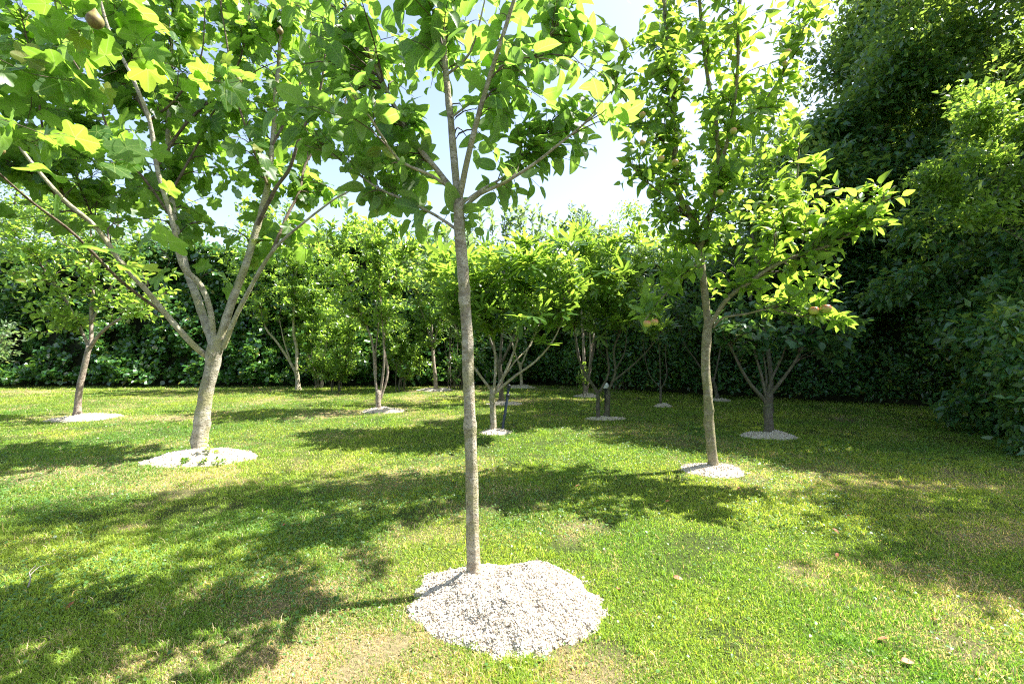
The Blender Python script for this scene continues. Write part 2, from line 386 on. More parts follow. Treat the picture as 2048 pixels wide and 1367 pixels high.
def leaf_on_twigs(r, acc, TW, tmpl, per, size, span=.35, petiole=0.0, up=.35, along=.5, droop=.2, tilt=.5, curl=.25, mat=0, sv=.3, jit=0.0, face=None, tdn=.5):
    Mn, K, _ = TW.shape; L = np.linalg.norm(np.diff(TW, axis=1), axis=2).sum(1)
    idx = np.repeat(np.arange(Mn), per); k = np.tile(np.arange(per), Mn)
    fr = np.clip(span/np.maximum(L, .01), .1, 1)[idx]
    t = 1 - fr*(k/per + r.random(len(idx))*.6/per); t = np.clip(t, 0, 1)*(K-1.0001); a = t.astype(int); f = (t-a)[:, None]
    pos = TW[idx, a]*(1-f) + TW[idx, a+1]*f; td = nrm(TW[idx, a+1] - TW[idx, a])
    ang = k*2.4 + r.random(Mn)[idx]*6.28 + r.normal(0, .4, len(idx))
    ref = np.where(np.abs(td[:, 2:3]) < .85, np.array([0, 0, 1.]), np.array([1., 0, 0])); e1 = nrm(np.cross(td, ref)); e2 = np.cross(td, e1)
    rad = np.cos(ang)[:, None]*e1 + np.sin(ang)[:, None]*e2
    term = (k == 0)[:, None]
    d = nrm(td*np.where(term, along+1, along) + rad*.85 + np.array([0, 0, up - droop]) + r.normal(0, .18, rad.shape))
    n = np.array([0, 0, 1.]) + r.normal(0, tilt, rad.shape) + td*tdn
    if face is not None: n = n + np.asarray(face)
    sz = size*(1 + sv*(r.random(len(idx))*2-1))*(1 - .35*(k == 0))
    if jit: pos = pos + r.normal(0, jit, pos.shape)
    add_leaves(acc, tmpl, pos + rad*petiole, d, n, sz, curl, mat, r)

TREES = []
def tree(name, label, cat, base, trunk, branches, tips, leaf, bark, group=None, shoots=(), seed=1, hi=False, a0=.35, tsize=.004, up=.25, tw_sides=4,
         droop=0.0, part='branch', extra=None):
    """trunk/branches: (pixel or world control points, r0, r1)."""
    r = np.random.default_rng(seed)
    root = empty(name, base, label, cat, group)
    step = .05 if hi else .12
    stems = []; sl = 1.0 if hi or cat == 'shrub' else .8
    for k, (pts, r0, r1, *bm) in enumerate([trunk] + list(branches)):
        r0 *= sl; r1 *= sl; c = catmull(pts, step); n = len(c); s = np.linspace(0, 1, n)
        rad = r0*(1-s) + r1*s
        if k == 0: rad = rad*(1 + .2*np.exp(-s*14) + .5*np.exp(-s*45))
        jit = nrm(r.normal(size=(1, 3)))
        wob = np.stack([fbm(s*len(c)*.12+seed*3+k, s*0+3, 2), fbm(s*len(c)*.12+90+k, s*0+seed, 2), s*0+.5], 1)-.5
        c = c + wob*np.minimum(s*4, 1)[:, None]*r0*(.5 if hi else 1.6)
        stems.append((c, rad, a0 if k == 0 else .12))
        a = Acc(); tube(a, c, rad, 20 if (hi and k == 0) else (12 if hi else 8), 0, .07 if k == 0 else .05, seed+k)
        a.build('trunk' if k == 0 else part, bm[0] if bm else bark, root, loc=base)
    tw, rd = grow(r, stems, tips, leaf, tsize, up=up, droop=droop)
    acc = Acc(); tubes_batch(acc, tw, rd, tw_sides, 1)
    if len(shoots):
        T2 = []; R2 = []
        for (q, t) in shoots:
            s = np.linspace(0, 1, 6)[:, None]; q = np.asarray(q); t = np.asarray(t)
            c = q*(1-s) + t*s + np.sin(s*3.1)*r.normal(0, .04, 3); T2.append(c); R2.append(np.linspace(.009, .003, 6))
        T2 = np.array(T2); tubes_batch(acc, T2, R2, 4, 1)
        lf = dict(leaf); lf['span'] = 9; lf['size'] = lf['size']*1.7; lf['per'] = lf.pop('shoot_per', 30); lf['up'] = .55; lf['along'] = .6; lf.pop('jit', 0)
        leaf_on_twigs(r, acc, T2, mat=0, **{k: v for k, v in lf.items() if k != 'mat'})
    lf = {k: v for k, v in leaf.items() if k not in ('mat', 'shoot_per')}
    leaf_on_twigs(r, acc, tw, mat=0, **lf)
    if extra: extra(root, acc, tw, r)
    acc.build('crown', [leaf['mat'], M['twig']], root, loc=base, uv=True)
    TREES.append((root, tw)); return root, tw

def px(Y, pts, dy=None):
    """polyline of pixels at distance Y (+ optional depth drift to its end)"""
    n = len(pts); dy = dy or 0
    return [P(p[0], p[1], Y + (p[2] if len(p) > 2 else dy*(i/(n-1)))) for i, p in enumerate(pts)]

# ------------------------------------------------------------------ lawn
MOUNDS = [  # px, Y, rx, ry, height, chips, label
    (1024, 2.26, .47, .45, .14, 32000, 'large pale wood chip mound round the slender middle tree in front'),
    (402, 5.05, .66, .36, .09, 5000, 'pale chip mound with weeds at the foot of the big fig tree'),
    (1428, 4.62, .32, .24, .05, 2500, 'small pale chip mound under the apple tree with fruit'),
    (172, 7.75, .62, .42, .06, 1500, 'sunlit white chip mound under the small tree at far left'),
    (762, 8.55, .38, .3, .07, 1000, 'pale chip mound under the pinkish multi-stemmed tree left of centre'),
    (992, 6.5, .24, .2, .05, 900, 'pale chip mound beside the leaning dark blue post'),
    (1012, 9.5, .4, .2, .04, 500, 'thin pale chip patch just behind the leaning dark blue post'),
    (1208, 7.75, .34, .16, .03, 500, 'thin grey chip ring under the twin-trunked fig'),
    (1176, 10.9, .32, .26, .06, 400, 'pale chip mound under the stems with the leafy sucker shrub'),
    (1327, 9.15, .18, .16, .06, 400, 'tiny shaded white chip mound under the thin three-forked tree'),
    (1440, 10.1, .22, .2, .05, 300, 'faint chip mound in deep shade behind the fruiting apple tree'),
    (1543, 6.2, .4, .26, .075, 1600, 'bluish shaded chip mound under the dark vase-shaped tree at right'),
    (872, 12.2, .45, .3, .08, 400, 'low grey chip mound near the far shrubs left of the middle trunk'),
    (1045, 13.0, .4, .3, .08, 300, 'far chip mound against the dark hedge right of the middle trunk'),
]
MC = [(G(m[0], m[1]), m[2], m[3]) for m in MOUNDS]
DRY = [ # px, Y, rx, ry, strength
    (800, 2.0, .7, .3, .5), (1290, 1.95, .4, .25, .45), (1150, 1.75, .7, .2, .5), (450, 1.85, .6, .2, .5), (640, 2.35, .4, .2, .5),
    (690, 8.3, 1.3, .5, 1.1), (320, 7.7, 1.2, .35, .9), (30, 12.0, .9, .5, 1.3), (390, 4.2, .9, .35, .8), (560, 4.6, .6, .3, .6),
    (1480, 3.9, .5, .4, .45), (1180, 3.1, .35, .25, .5), (1730, 1.8, .3, .15, .8), (1980, 3.0, .5, .2, .5), (1940, 4.1, .6, .12, .7),
    (1080, 10.2, 2.2, .5, .6), (850, 12.0, 1.2, .35, .8), (270, 3.2, .14, .05, 1.6), (60, 4.6, .8, .2, .4), (930, 5.0, 1.0, .3, .35), (1560, 2.6, .5, .3, .25)]
def dryness(x, y):
    d = (fbm(x*.9+40, y*.9+12, 4)-.5)*1.5 + (fbm(x*5+3, y*5+8, 3)-.5)*.9 - .07
    for (qx, qY, rx, ry, s) in DRY:
        c = G(qx, qY); d = d + .68*s*np.exp(-(((x-c[0])/rx)**2 + ((y-c[1])/ry)**2))
    return np.clip(d, 0, 1)
def gz(x, y):
    return .035*(fbm(x*.5+7, y*.5+5, 2)-.5) + .012*(fbm(x*3+9, y*3+2, 2)-.5)
def OUT(a, k):
    return .56*(fbm(np.cos(a)*.9+k*7+20, np.sin(a)*.9+k*3+20, 2)-.5) + .16*(fbm(np.cos(a)*6+k*7+40, np.sin(a)*6+k*3+40, 3)-.5)
def in_mound(x, y, grow_=0.0):
    m = np.zeros(np.shape(x))
    for k, (c, rx, ry) in enumerate(MC):
        dx = (x-c[0])/(rx+grow_); dy = (y-c[1])/(ry+grow_); a = np.arctan2(dy, dx)
        m = np.maximum(m, 1 - np.sqrt(dx*dx+dy*dy)/(1 + OUT(a, k)))
    return m

def build_lawn():
    xs = np.concatenate([-np.geomspace(300, 14, 14), np.arange(-13.9, 14, .11), np.geomspace(14, 300, 14)])
    ys = np.concatenate([-np.geomspace(60, 1.2, 10), np.arange(-1, 17, .11), np.geomspace(17.2, 600, 16)])
    X, Y = np.meshgrid(xs, ys, indexing='ij'); far = np.clip((np.abs(X)-14)/10, 0, 1)+np.clip((Y-17)/10, 0, 1)
    Z = gz(X, Y)*np.clip(1-far, 0, 1)
    V = np.stack([X, Y, Z], -1).reshape(-1, 3); nx, ny = X.shape
    i, j = np.meshgrid(np.arange(nx-1), np.arange(ny-1), indexing='ij')
    q = np.stack([i*ny+j, (i+1)*ny+j, (i+1)*ny+j+1, i*ny+j+1], -1).reshape(-1)
    d = dryness(V[:, 0], V[:, 1])[:, None]
    c = np.array([.05, .07, .02])*(1-d) + np.array([.30, .24, .15])*d
    a = Acc(); a.add(V, q, np.full(len(q)//4, 4), c=c)
    m, nt, out = newmat('soil_and_thatch'); L = nt.links
    at = nt.nodes.new("ShaderNodeVertexColor"); at.layer_name = "Col"
    tc = nt.nodes.new("ShaderNodeTexCoord"); n1 = noise_n(nt, tc.outputs["Object"], 55, 6, .75)
    c = mixc(nt, 1.0, at.outputs[0], ramp(nt, n1, [(.3, (.45,.45,.4)), (.7, (1.5,1.45,1.3))]), 'MULTIPLY')
    pr = nt.nodes.new("ShaderNodeBsdfPrincipled"); L.new(c, pr.inputs["Base Color"]); pr.inputs["Roughness"].default_value = .95; pr.inputs["Specular IOR Level"].default_value = .1
    bp = nt.nodes.new("ShaderNodeBump"); bp.inputs["Strength"].default_value = 1; bp.inputs["Distance"].default_value = .02; L.new(n1, bp.inputs["Height"]); L.new(bp.outputs[0], pr.inputs["Normal"])
    L.new(pr.outputs[0], out.inputs[0])
    tag(a.build('ground', m, col=True), 'garden ground of soil and thatch under the lawn', 'ground', kind='structure')

def blade_mat(name, tf=.45, tb=(2.3, 2.1, 1.1)):
    m, nt, out = newmat(name); L = nt.links
    at = nt.nodes.new("ShaderNodeVertexColor"); at.layer_name = "Col"
    pr = nt.nodes.new("ShaderNodeBsdfPrincipled"); L.new(at.outputs[0], pr.inputs["Base Color"]); pr.inputs["Roughness"].default_value = .5; pr.inputs["Specular IOR Level"].default_value = .35
    tr = nt.nodes.new("ShaderNodeBsdfTranslucent"); L.new(mixc(nt, 1.0, at.outputs[0], tb, 'MULTIPLY'), tr.inputs[0])
    mx = nt.nodes.new("ShaderNodeMixShader"); mx.inputs[0].default_value = tf
    L.new(pr.outputs[0], mx.inputs[1]); L.new(tr.outputs[0], mx.inputs[2]); L.new(mx.outputs[0], out.inputs[0]); return m

def scatter(r, n, p, Y0=1.15, Y1=13.6, side=1.3, clearx=None):
    """positions in the wedge of lawn; density falls as distance^-p"""
    u = r.random(n); e = 2 - p
    Y = (Y0**e + u*(Y1**e - Y0**e))**(1/e); X = (r.random(n)*2-1)*side*Y
    return X, Y

def build_grass():
    r = np.random.default_rng(3)
    m = blade_mat('grass_blade')
    X, Y = scatter(r, 1250000, 1.85)
    tx, ty = scatter(r, 1500, 1.7); tn = 26; tr_ = .012+.02*r.random(1500)
    X = np.concatenate([X, np.repeat(tx, tn) + r.normal(size=1500*tn)*np.repeat(tr_, tn)]); Y = np.concatenate([Y, np.repeat(ty, tn) + r.normal(size=1500*tn)*np.repeat(tr_, tn)])
    istuft = np.arange(len(X)) >= 1250000
    im = in_mound(X, Y); keep = (im < .34*r.random(len(X))**2.4) & (X < 9.5) & (X > -17)
    dens = fbm(X*2.2+5, Y*2.2+3, 3); keep &= r.random(len(X)) < np.clip(.45 + 1.2*dens, 0, 1)*(1-.35*dryness(X, Y))
    keep &= istuft | (r.random(len(X)) > .75*np.clip((fbm(X*3.1+21, Y*3.1+77, 3)-.6)*6, 0, 1))
    X = X[keep]; Y = Y[keep]; istuft = istuft[keep]; N = len(X)
    d = dryness(X, Y); tall = np.clip((fbm(X*1.7+60, Y*1.7+33, 3)-.5)*3.2, 0, 1)
    Ln = (.018 + .02*r.random(N) + .05*tall*r.random(N)**2 + .05*(r.random(N) > .985) + istuft*(.02+.045*r.random(N)))*(1-.3*d)*(.56+.021*Y)
    W = (.0010 + .0008*r.random(N))*(.7 + .24*Y)
    a = r.random(N)*6.283; lean = .25 + r.random(N)*1.0
    dx, dy = np.cos(a), np.sin(a); Z = gz(X, Y) - .004
    fa = r.random(N)*6.283; fx, fy = np.cos(fa)*W, np.sin(fa)*W
    h1 = Ln*.55; o1 = Ln*.22*lean; h2 = Ln*(1.0 - .28*lean*.8); o2 = Ln*.85*lean
    v = np.zeros((N, 5, 3))
    v[:, 0] = np.stack([X-fx, Y-fy, Z], 1); v[:, 1] = np.stack([X+fx, Y+fy, Z], 1)
    v[:, 2] = np.stack([X+dx*o1+fx*.85, Y+dy*o1+fy*.85, Z+h1], 1); v[:, 3] = np.stack([X+dx*o1-fx*.85, Y+dy*o1-fy*.85, Z+h1], 1)
    v[:, 4] = np.stack([X+dx*o2, Y+dy*o2, Z+h2], 1)
    lv = np.array([0,1,2,3, 3,2,4]); lo = (lv[None] + (np.arange(N)*5)[:, None]).ravel()
    t = r.random(N)[:, None]; hue = np.clip(fbm(X*1.1+80, Y*1.1+70, 3)*1.6-.3, 0, 1)[:, None]
    g = (np.array([.11, .225, .032])*(1-hue) + np.array([.28, .36, .055])*hue)*(.7+.7*t)
    tan = np.array([.52, .41, .26])*(.7+.6*r.random((N, 1)))
    isd = (r.random(N) < np.clip(d*.72 + .05, 0, .72))[:, None]
    c = np.where(isd, tan, g); c = np.repeat(c[:, None, :], 5, 1); c[:, 4] *= 1.15
    A = Acc(); A.add(v.reshape(-1, 3), lo, np.tile([4, 3], N), c=c.reshape(-1, 3), smooth=True)
    tag(A.build('grass', m, col=True), 'short sunlit and shaded lawn grass with dry straw patches', 'grass', kind='stuff')
    # broad-leaved weeds and clover in the turf
    X, Y = scatter(r, 150000, 1.9); im = in_mound(X, Y)
    den = fbm(X*.8+11, Y*.8+44, 4) + .30*np.exp(-((X+4.2)/1.6)**2 - ((Y-4.6)/1.5)**2) + .1*np.exp(-((X-1.5)/2.5)**2 - ((Y-6)/2)**2)
    keep = (im < .04) & (r.random(len(X)) < np.clip((den-.44)*3.5, .05, 1)) & (X < 9) & (X > -16)
    X = X[keep]; Y = Y[keep]; N = len(X)
    pos = np.stack([X, Y, gz(X, Y)+.008+.022*r.random(N)], 1); a = r.random(N)*6.283
    d = np.stack([np.cos(a), np.sin(a), .15+.3*r.normal(size=N)], 1); n = np.array([0, 0, 1.]) + r.normal(0, .35, (N, 3))
    A = Acc(); add_leaves(A, 'round', pos, d, n, (.008 + .012*r.random(N)**1.5)*(.8+.11*Y), .3, 0, r)
    m2 = leaf_mat('clover_leaf', [(.07,.16,.035),(.09,.19,.04),(.06,.14,.03),(.14,.22,.06)], (.13,.2,.08), (.32,.52,.06), .35, .42, .5, None)
    tag(A.build('clover_ground_cover', m2), 'low clover and broad-leaved weeds woven through the lawn', 'ground cover', kind='stuff')

def build_mounds():
    m, nt, out = newmat('pale_chips'); L = nt.links
    tc = nt.nodes.new("ShaderNodeTexCoord"); geo = nt.nodes.new("ShaderNodeNewGeometry")
    n1 = noise_n(nt, tc.outputs["Object"], 60, 5, .7)
    vo = nt.nodes.new("ShaderNodeTexVoronoi"); vo.inputs["Scale"].default_value = 85; L.new(tc.outputs["Object"], vo.inputs["Vector"])
    c = ramp(nt, geo.outputs["Random Per Island"], [(0, (.14,.10,.07)), (.09, (.38,.31,.23)), (.25, (.54,.48,.39)), (.7, (.62,.57,.48)), (1, (.70,.65,.57))])
    c = mixc(nt, mathn(nt, 'MULTIPLY', ramp(nt, n1, [(.52, (0,0,0)), (.68, (1,1,1))]), .5), c, (.36,.30,.23))
    pr = nt.nodes.new("ShaderNodeBsdfPrincipled"); L.new(c, pr.inputs["Base Color"]); pr.inputs["Roughness"].default_value = .9; pr.inputs["Specular IOR Level"].default_value = .15
    bp = nt.nodes.new("ShaderNodeBump"); bp.inputs["Strength"].default_value = .9; bp.inputs["Distance"].default_value = .008; L.new(vo.outputs["Distance"], bp.inputs["Height"]); L.new(bp.outputs[0], pr.inputs["Normal"])
    L.new(pr.outputs[0], out.inputs[0])
    m_base = plain_mat('packed_chips', (.30,.25,.19), (.56,.50,.42), 70, .95, .1)
    OCT = np.array([(1,0,0),(-1,0,0),(0,1,0),(0,-1,0),(0,0,1),(0,0,-1)], float)
    OF = np.array([0,2,4, 2,1,4, 1,3,4, 3,0,4, 2,0,5, 1,2,5, 3,1,5, 0,3,5])
    for k, (qx, Yc, rx, ry, h, nc, lab) in enumerate(MOUNDS):
        r = np.random.default_rng(50+k); c = G(qx, Yc); A = Acc()
        nr, na = (46, 120) if k < 2 else (20, 48)
        rr = np.linspace(0, 1, nr); aa = np.linspace(0, 2*np.pi, na, endpoint=False); RR, AA = np.meshgrid(rr, aa, indexing='ij')
        out_r = 1 + OUT(AA, k)
        def surf(u, ang, rk):
            x = c[0]+rx*u*rk*np.cos(ang); y = c[1]+ry*u*rk*np.sin(ang)
            z = h*(1-u**1.5)*(.35+1.3*fbm(x*4.5+k*5+30, y*4.5+9, 3)) + .028*(fbm(x*22+30, y*22+9, 3)-.5)*(h/.1)
            if k == 0:   # hollow beside the trunk
                z = z - .05*np.exp(-((x+.13)/.07)**2 - ((y-2.34)/.05)**2) + .035*np.exp(-((x-.16)/.2)**2-((y-2.46)/.12)**2)
            return np.stack([x, y, z + gz(x, y) - .012*(u > .98)], -1)
        V = surf(RR, AA, out_r).reshape(-1, 3)
        i, j = np.meshgrid(np.arange(nr-1), np.arange(na), indexing='ij'); j2 = (j+1) % na
        q = np.stack([i*na+j, (i+1)*na+j, (i+1)*na+j2, i*na+j2], -1).reshape(-1)
        A.add(V, q, np.full(len(q)//4, 4), 1)
        u = np.sqrt(r.random(nc))*(1+.13*np.abs(r.normal(0, 1, nc))*(r.random(nc) > .72)); ang = r.random(nc)*6.283
        rk = 1 + OUT(ang, k)
        p = surf(np.clip(u, 0, 1), ang, rk); ex = np.maximum(u, 1)
        p[:, 0] = c[0]+rx*u*rk*np.cos(ang); p[:, 1] = c[1]+ry*u*rk*np.sin(ang); p[:, 2] += .003
        s = (.0019+.0046*r.random(nc)**3.2)*(.85 + .2*Yc)
        ax = nrm(r.normal(size=(nc, 3))); ay = nrm(np.cross(ax, r.normal(size=(nc, 3)))); az = np.cross(ax, ay)
        S = s[:, None]*np.stack([1+.5*r.random(nc), .6+.5*r.random(nc), .4+.4*r.random(nc)], 1)
        W = OCT[None]*(.75+.5*r.random((nc, 6, 1)))
        co = p[:, None] + (W[..., 0:1]*S[:, None, 0:1]*ax[:, None] + W[..., 1:2]*S[:, None, 1:2]*ay[:, None] + W[..., 2:3]*S[:, None, 2:3]*az[:, None])
        A.add(co.reshape(-1, 3), (OF[None]+(np.arange(nc)*6)[:, None]).ravel(), np.full(nc*8, 3), smooth=False)
        tag(A.build('mulch_mound', [m, m_base], loc=c), lab, 'mulch mound', 'pale chip mounds round the tree trunks')

build_lawn(); build_grass(); build_mounds()

# ------------------------------------------------------------------ hedges
def hedge(name, label, path, hgt, n, leafm, size, depth=1.1, tmpl='low', seed=1, rough=.35, top_up=.5, skirt=.15, density_pow=1.0, corec=None, batter=0.0):
    r = np.random.default_rng(seed); pth = catmull(path, .4); base = pth[len(pth)//2]
    root = empty(name, base, label, 'hedge')
    t = nrm(np.gradient(pth, axis=0)); nf = np.stack([t[:, 1], -t[:, 0], t[:, 2]*0], 1)   # towards the lawn when the path runs +X
    K = len(pth); s = r.random(n)*(K-1.001); a = s.astype(int); f = (s-a)[:, None]
    b = pth[a]*(1-f)+pth[a+1]*f; nn = nf[a]
    L = np.cumsum(np.r_[0, np.linalg.norm(np.diff(pth, axis=0), axis=1)])[a]
    hh = hgt*(.86+.3*fbm(L*.6+seed, L*0+2, 3))
    z = skirt + r.random(n)**density_pow*(hh-skirt)
    bulge = (fbm(L*1.3+seed*5, z*1.3+4, 4)-.5)*2*rough + (fbm(L*5+seed*5, z*5+4, 2)-.5)*.35
    off = bulge - r.random(n)**1.5*.35
    off = off + batter*(1-1.35*z/hh)
    topm = r.random(n) < .25
    off = np.where(topm, -r.random(n)*depth + .1 - batter*.35, off); z = np.where(topm, hh + r.normal(0, .12, n) + .15*bulge, z)
    pos = b + nn*off[:, None]; pos[:, 2] += z
    d = nn*.55 + r.normal(0, .55, (n, 3)) + np.array([0, 0, .05]); nr_ = nn*.55 + np.array([0, 0, .75]) + r.normal(0, .42, (n, 3))
    A = Acc(); add_leaves(A, tmpl, pos, d, nr_, size*(.7+.6*r.random(n)), .2, 0, r)
    A.build('foliage', leafm, root, loc=base)
    # solid core, its near-black green painted in for the shade among inner foliage
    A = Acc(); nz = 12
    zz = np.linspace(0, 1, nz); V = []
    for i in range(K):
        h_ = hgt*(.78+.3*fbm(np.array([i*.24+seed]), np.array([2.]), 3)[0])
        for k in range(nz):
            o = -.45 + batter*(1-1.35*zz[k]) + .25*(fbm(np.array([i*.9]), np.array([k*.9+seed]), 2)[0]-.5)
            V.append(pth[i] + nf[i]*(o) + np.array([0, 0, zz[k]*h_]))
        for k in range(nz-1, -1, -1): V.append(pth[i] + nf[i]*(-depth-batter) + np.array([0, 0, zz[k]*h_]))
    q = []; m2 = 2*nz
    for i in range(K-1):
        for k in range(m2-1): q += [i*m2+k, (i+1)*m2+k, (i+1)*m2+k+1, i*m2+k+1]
    A.add(np.array(V), q, [4]*(len(q)//4)); A.build('dark_core', M['core_shade'], root, loc=base)
    return root
M['core_shade'] = plain_mat('hedge_core_shade', (.012,.016,.008), (.03,.035,.018), 9, .95, .05)
hedge('laurel_hedge', 'tall dark laurel hedge closing the lawn behind the fig tree', [G(-700, 13.8), G(-200, 14.0), G(300, 14.0), G(700, 14.2), G(1045, 14.7)],
      4.1, 85000, M['laurel'], .125, seed=4, tmpl='round', rough=1.1, batter=.9)
hedge('shaded_hedge', 'deeply shaded dark hedge curving round the right end of the lawn', [G(1030, 14.6), G(1150, 13.0), G(1320, 11.3), G(1550, 10.3), G(1800, 9.2), G(2050, 8.3), G(2400, 7.0)],
      3.5, 40000, M['dark'], .11, seed=9, tmpl='low', rough=.9)

# ------------------------------------------------------------------ the slender middle apple tree
Y0 = 2.40
LA = dict(mat=M['apple'], tmpl='ovate', per=6, size=.090, span=.22, petiole=.004, up=.3, along=.5, droop=.35, tilt=.8, curl=.4, sv=.5)
r_ = np.random.default_rng(21)
trunkA = px(Y0, [(948,1165),(945,1050),(943,950),(939,850),(937,700),(930,580),(922,480),(917,400)])
brA = [
    (px(Y0, [(917,405),(910,340),(900,230),(890,110),(885,10),(886,-150),(890,-330)], .1), .021, .006),
    (px(Y0, [(918,400),(935,320),(958,230),(985,140),(1015,45),(1045,-60),(1080,-230)], -.35), .0165, .005),
    (px(Y0, [(914,395),(875,340),(830,285),(785,205),(745,120),(712,55),(690,0),(655,-130)], .25), .0155, .005),
    (px(Y0, [(910,385),(865,352),(800,322),(765,275),(740,235),(705,190)], -.35), .0085, .004),
    (px(Y0, [(912,458),(870,430),(815,402),(760,378),(712,345),(665,310),(610,290)], .15), .0085, .003),
    (px(Y0, [(925,418),(960,388),(1010,365),(1065,330),(1110,295),(1160,255),(1195,225)], -.3), .0105, .004),
    (px(Y0, [(922,408),(965,378),(1010,352),(1050,310),(1085,275),(1110,230)], .35), .008, .003),
    (px(Y0, [(893,150),(930,120),(950,80),(975,-20)], -.2), .007, .003),
    (px(Y0, [(903,235),(945,205),(990,190),(1040,150)], .3), .006, .003),
    (px(Y0, [(985,140),(1060,110),(1110,60),(1150,0),(1190,-60)], .3), .008, .003),
]
tipsA = blobs(r_, Y0, [(790,80,100,80,26,0,.5),(690,90,90,80,22,.1,.5),(620,30,60,50,6,.2,.4),(690,190,100,60,22,0,.5),(640,270,80,45,20,0,.5),(770,250,80,50,18,-.1,.4),
    (800,350,80,45,16,0,.4),(720,330,60,40,8,0,.3),(860,60,60,70,10,0,.5),(930,70,60,70,12,-.1,.5),(1010,150,80,70,22,0,.5),(1090,60,60,70,16,.1,.5),
    (1030,240,70,50,16,0,.4),(1110,200,80,50,18,0,.4),(1190,240,55,50,14,-.1,.3),(1120,290,60,35,8,0,.3),(1050,330,60,40,8,0,.3),(1000,370,60,30,5,0,.3),
    (1195,110,16,70,5,.1,.1),(1180,190,40,30,5,0,.2),(950,240,50,60,6,.2,.3),(830,440,60,14,4,0,.2),(955,440,18,30,3,-.05,.1),(760,400,40,20,4,0,.2),
    (800,-120,220,110,36,0,.7),(1030,-120,160,110,28,0,.7),(900,-330,200,120,26,0,.6)])
tipsA = tipsA[r_.random(len(tipsA)) < .78]
k_ = (tipsA[:, 1:2]+.16)/tipsA[:, 1:2]; tipsA = tipsA*k_ + np.array([0, 0, H])*(1-k_)
tree('young_apple_tree', 'slender young apple tree with greyish trunk rising from the large front chip mound', 'apple tree', G(948, Y0), (trunkA, .0325, .027), brA, tipsA, LA,
     M['bark_apple'], seed=5, hi=True, a0=.93, tsize=.0042, up=.2)

# ------------------------------------------------------------------ the big fig tree
Yf = 5.2
LF = dict(mat=M['fig'], tmpl='fig', per=3, size=.185, span=.5, petiole=.01, up=.15, along=.3, droop=.45, tilt=.62, curl=.28, sv=.35, tdn=.12)
trunkF = px(Yf, [(402,925),(401,870),(410,800),(422,740),(430,700),(433,675)])
brF = [
    (px(Yf, [(418,715),(385,688),(335,632),(290,578),(245,528),(190,452),(130,400),(60,320),(0,235),(-70,140)], -1.3), .038, .010),
    (px(Yf, [(427,690),(405,630),(388,580),(368,520),(352,450),(342,380),(335,300),(340,200),(345,80),(350,-60)], .5), .052, .014),
    (px(Yf, [(428,675),(418,610),(398,565),(365,530),(345,440),(312,330),(298,240),(262,150),(218,60),(190,-50),(160,-160)], -1.0), .036, .011),
    (px(Yf, [(437,690),(462,610),(492,530),(515,450),(535,370),(545,290),(552,200),(560,100),(565,0),(560,-130)], .2), .054, .012),
    (px(Yf, [(515,450),(550,380),(580,335),(600,270),(635,200),(650,110),(655,0)], -.5), .026, .010),
    (px(Yf, [(446,695),(480,615),(520,540),(556,490),(620,435),(680,392),(715,375)], -.3), .034, .008),
    (px(Yf, [(545,500),(575,430),(600,380),(615,320),(680,240),(700,150)], .7), .022, .010),
    (px(Yf, [(312,335),(370,250),(430,190),(480,120),(500,20)], .3), .022, .010),
    (px(Yf, [(298,240),(270,180),(255,90),(250,0),(240,-90)], .6), .02, .009),
    (px(Yf, [(190,452),(120,395),(50,330),(-30,260),(-120,200)], -.2), .028, .009),
    (px(Yf, [(335,632),(240,560),(150,470),(60,400),(-20,330)], -2.0), .02, .008),
]
brF += [(px(Yf, a, dy), .017, .006) for a, dy in [
    ([(340,430),(290,360),(230,290),(190,190),(130,90),(110,0)], -.8), ([(535,370),(500,280),(470,180),(450,60),(430,-60)], -.5), ([(345,380),(395,290),(430,220),(500,150),(560,120)], .3),
    ([(300,240),(350,200),(400,120),(410,20)], -.5), ([(545,290),(590,200),(620,80),(630,-20)], .2), ([(130,400),(90,280),(70,150),(40,20)], -.5), ([(245,528),(180,420),(150,330),(170,250)], .4)]]
brF = [(p_, a_*.86, b_*.8) + ((M['twig_fig'],) if a_ < .031 else ()) for p_, a_, b_ in brF]
tipsF = blobs(r_, Yf, [(90,70,150,90,40,-.6,1.0),(280,60,130,90,40,0,1.2),(430,60,110,80,34,0,1.2),(560,70,90,90,30,0,1.1),(640,110,60,80,12,.2,.8),
    (60,220,130,90,36,-.4,1.1),(220,220,120,80,34,0,1.1),(390,210,110,80,30,.2,1.1),(530,220,90,80,24,.2,1.0),(620,230,60,60,14,.2,.8),
    (120,340,130,60,28,-.3,1.0),(290,360,100,60,24,0,1.0),(430,340,90,50,18,.3,.9),(560,360,70,50,14,0,.8),(640,380,55,40,10,.2,.6),
    (340,440,90,40,12,-.2,.8),(500,450,70,35,7,0,.6),(590,470,50,40,6,0,.5),(60,440,90,30,6,-.5,.8),(480,530,50,40,4,-.2,.5),
    (700,60,60,60,8,.6,.4),(820,90,45,70,9,.8,.4),
    (150,-120,260,110,44,0,1.5),(430,-120,240,110,44,0,1.5),(300,-330,320,120,30,0,1.5),(-160,150,130,260,36,-.5,1.2),(40,300,90,60,16,-.8,.6),(450,250,120,90,14,-.6,.6)], 1.95)
near = blobs(r_, 2.6, [(60,120,120,70,9,0,.3),(190,40,120,60,8,.2,.3),(230,300,110,60,6,.2,.3),(20,250,60,60,4,0,.3),(420,120,80,60,5,.5,.3),(60,-120,220,80,14,0,.4)])
tipsF = tipsF[r_.random(len(tipsF)) < .82]
tipsF = tipsF*((tipsF[:, 1:2]+.45)/tipsF[:, 1:2]) + np.array([0, 0, H])*(1-(tipsF[:, 1:2]+.45)/tipsF[:, 1:2])   # leaves sit mostly on the far, sunny side of the limbs
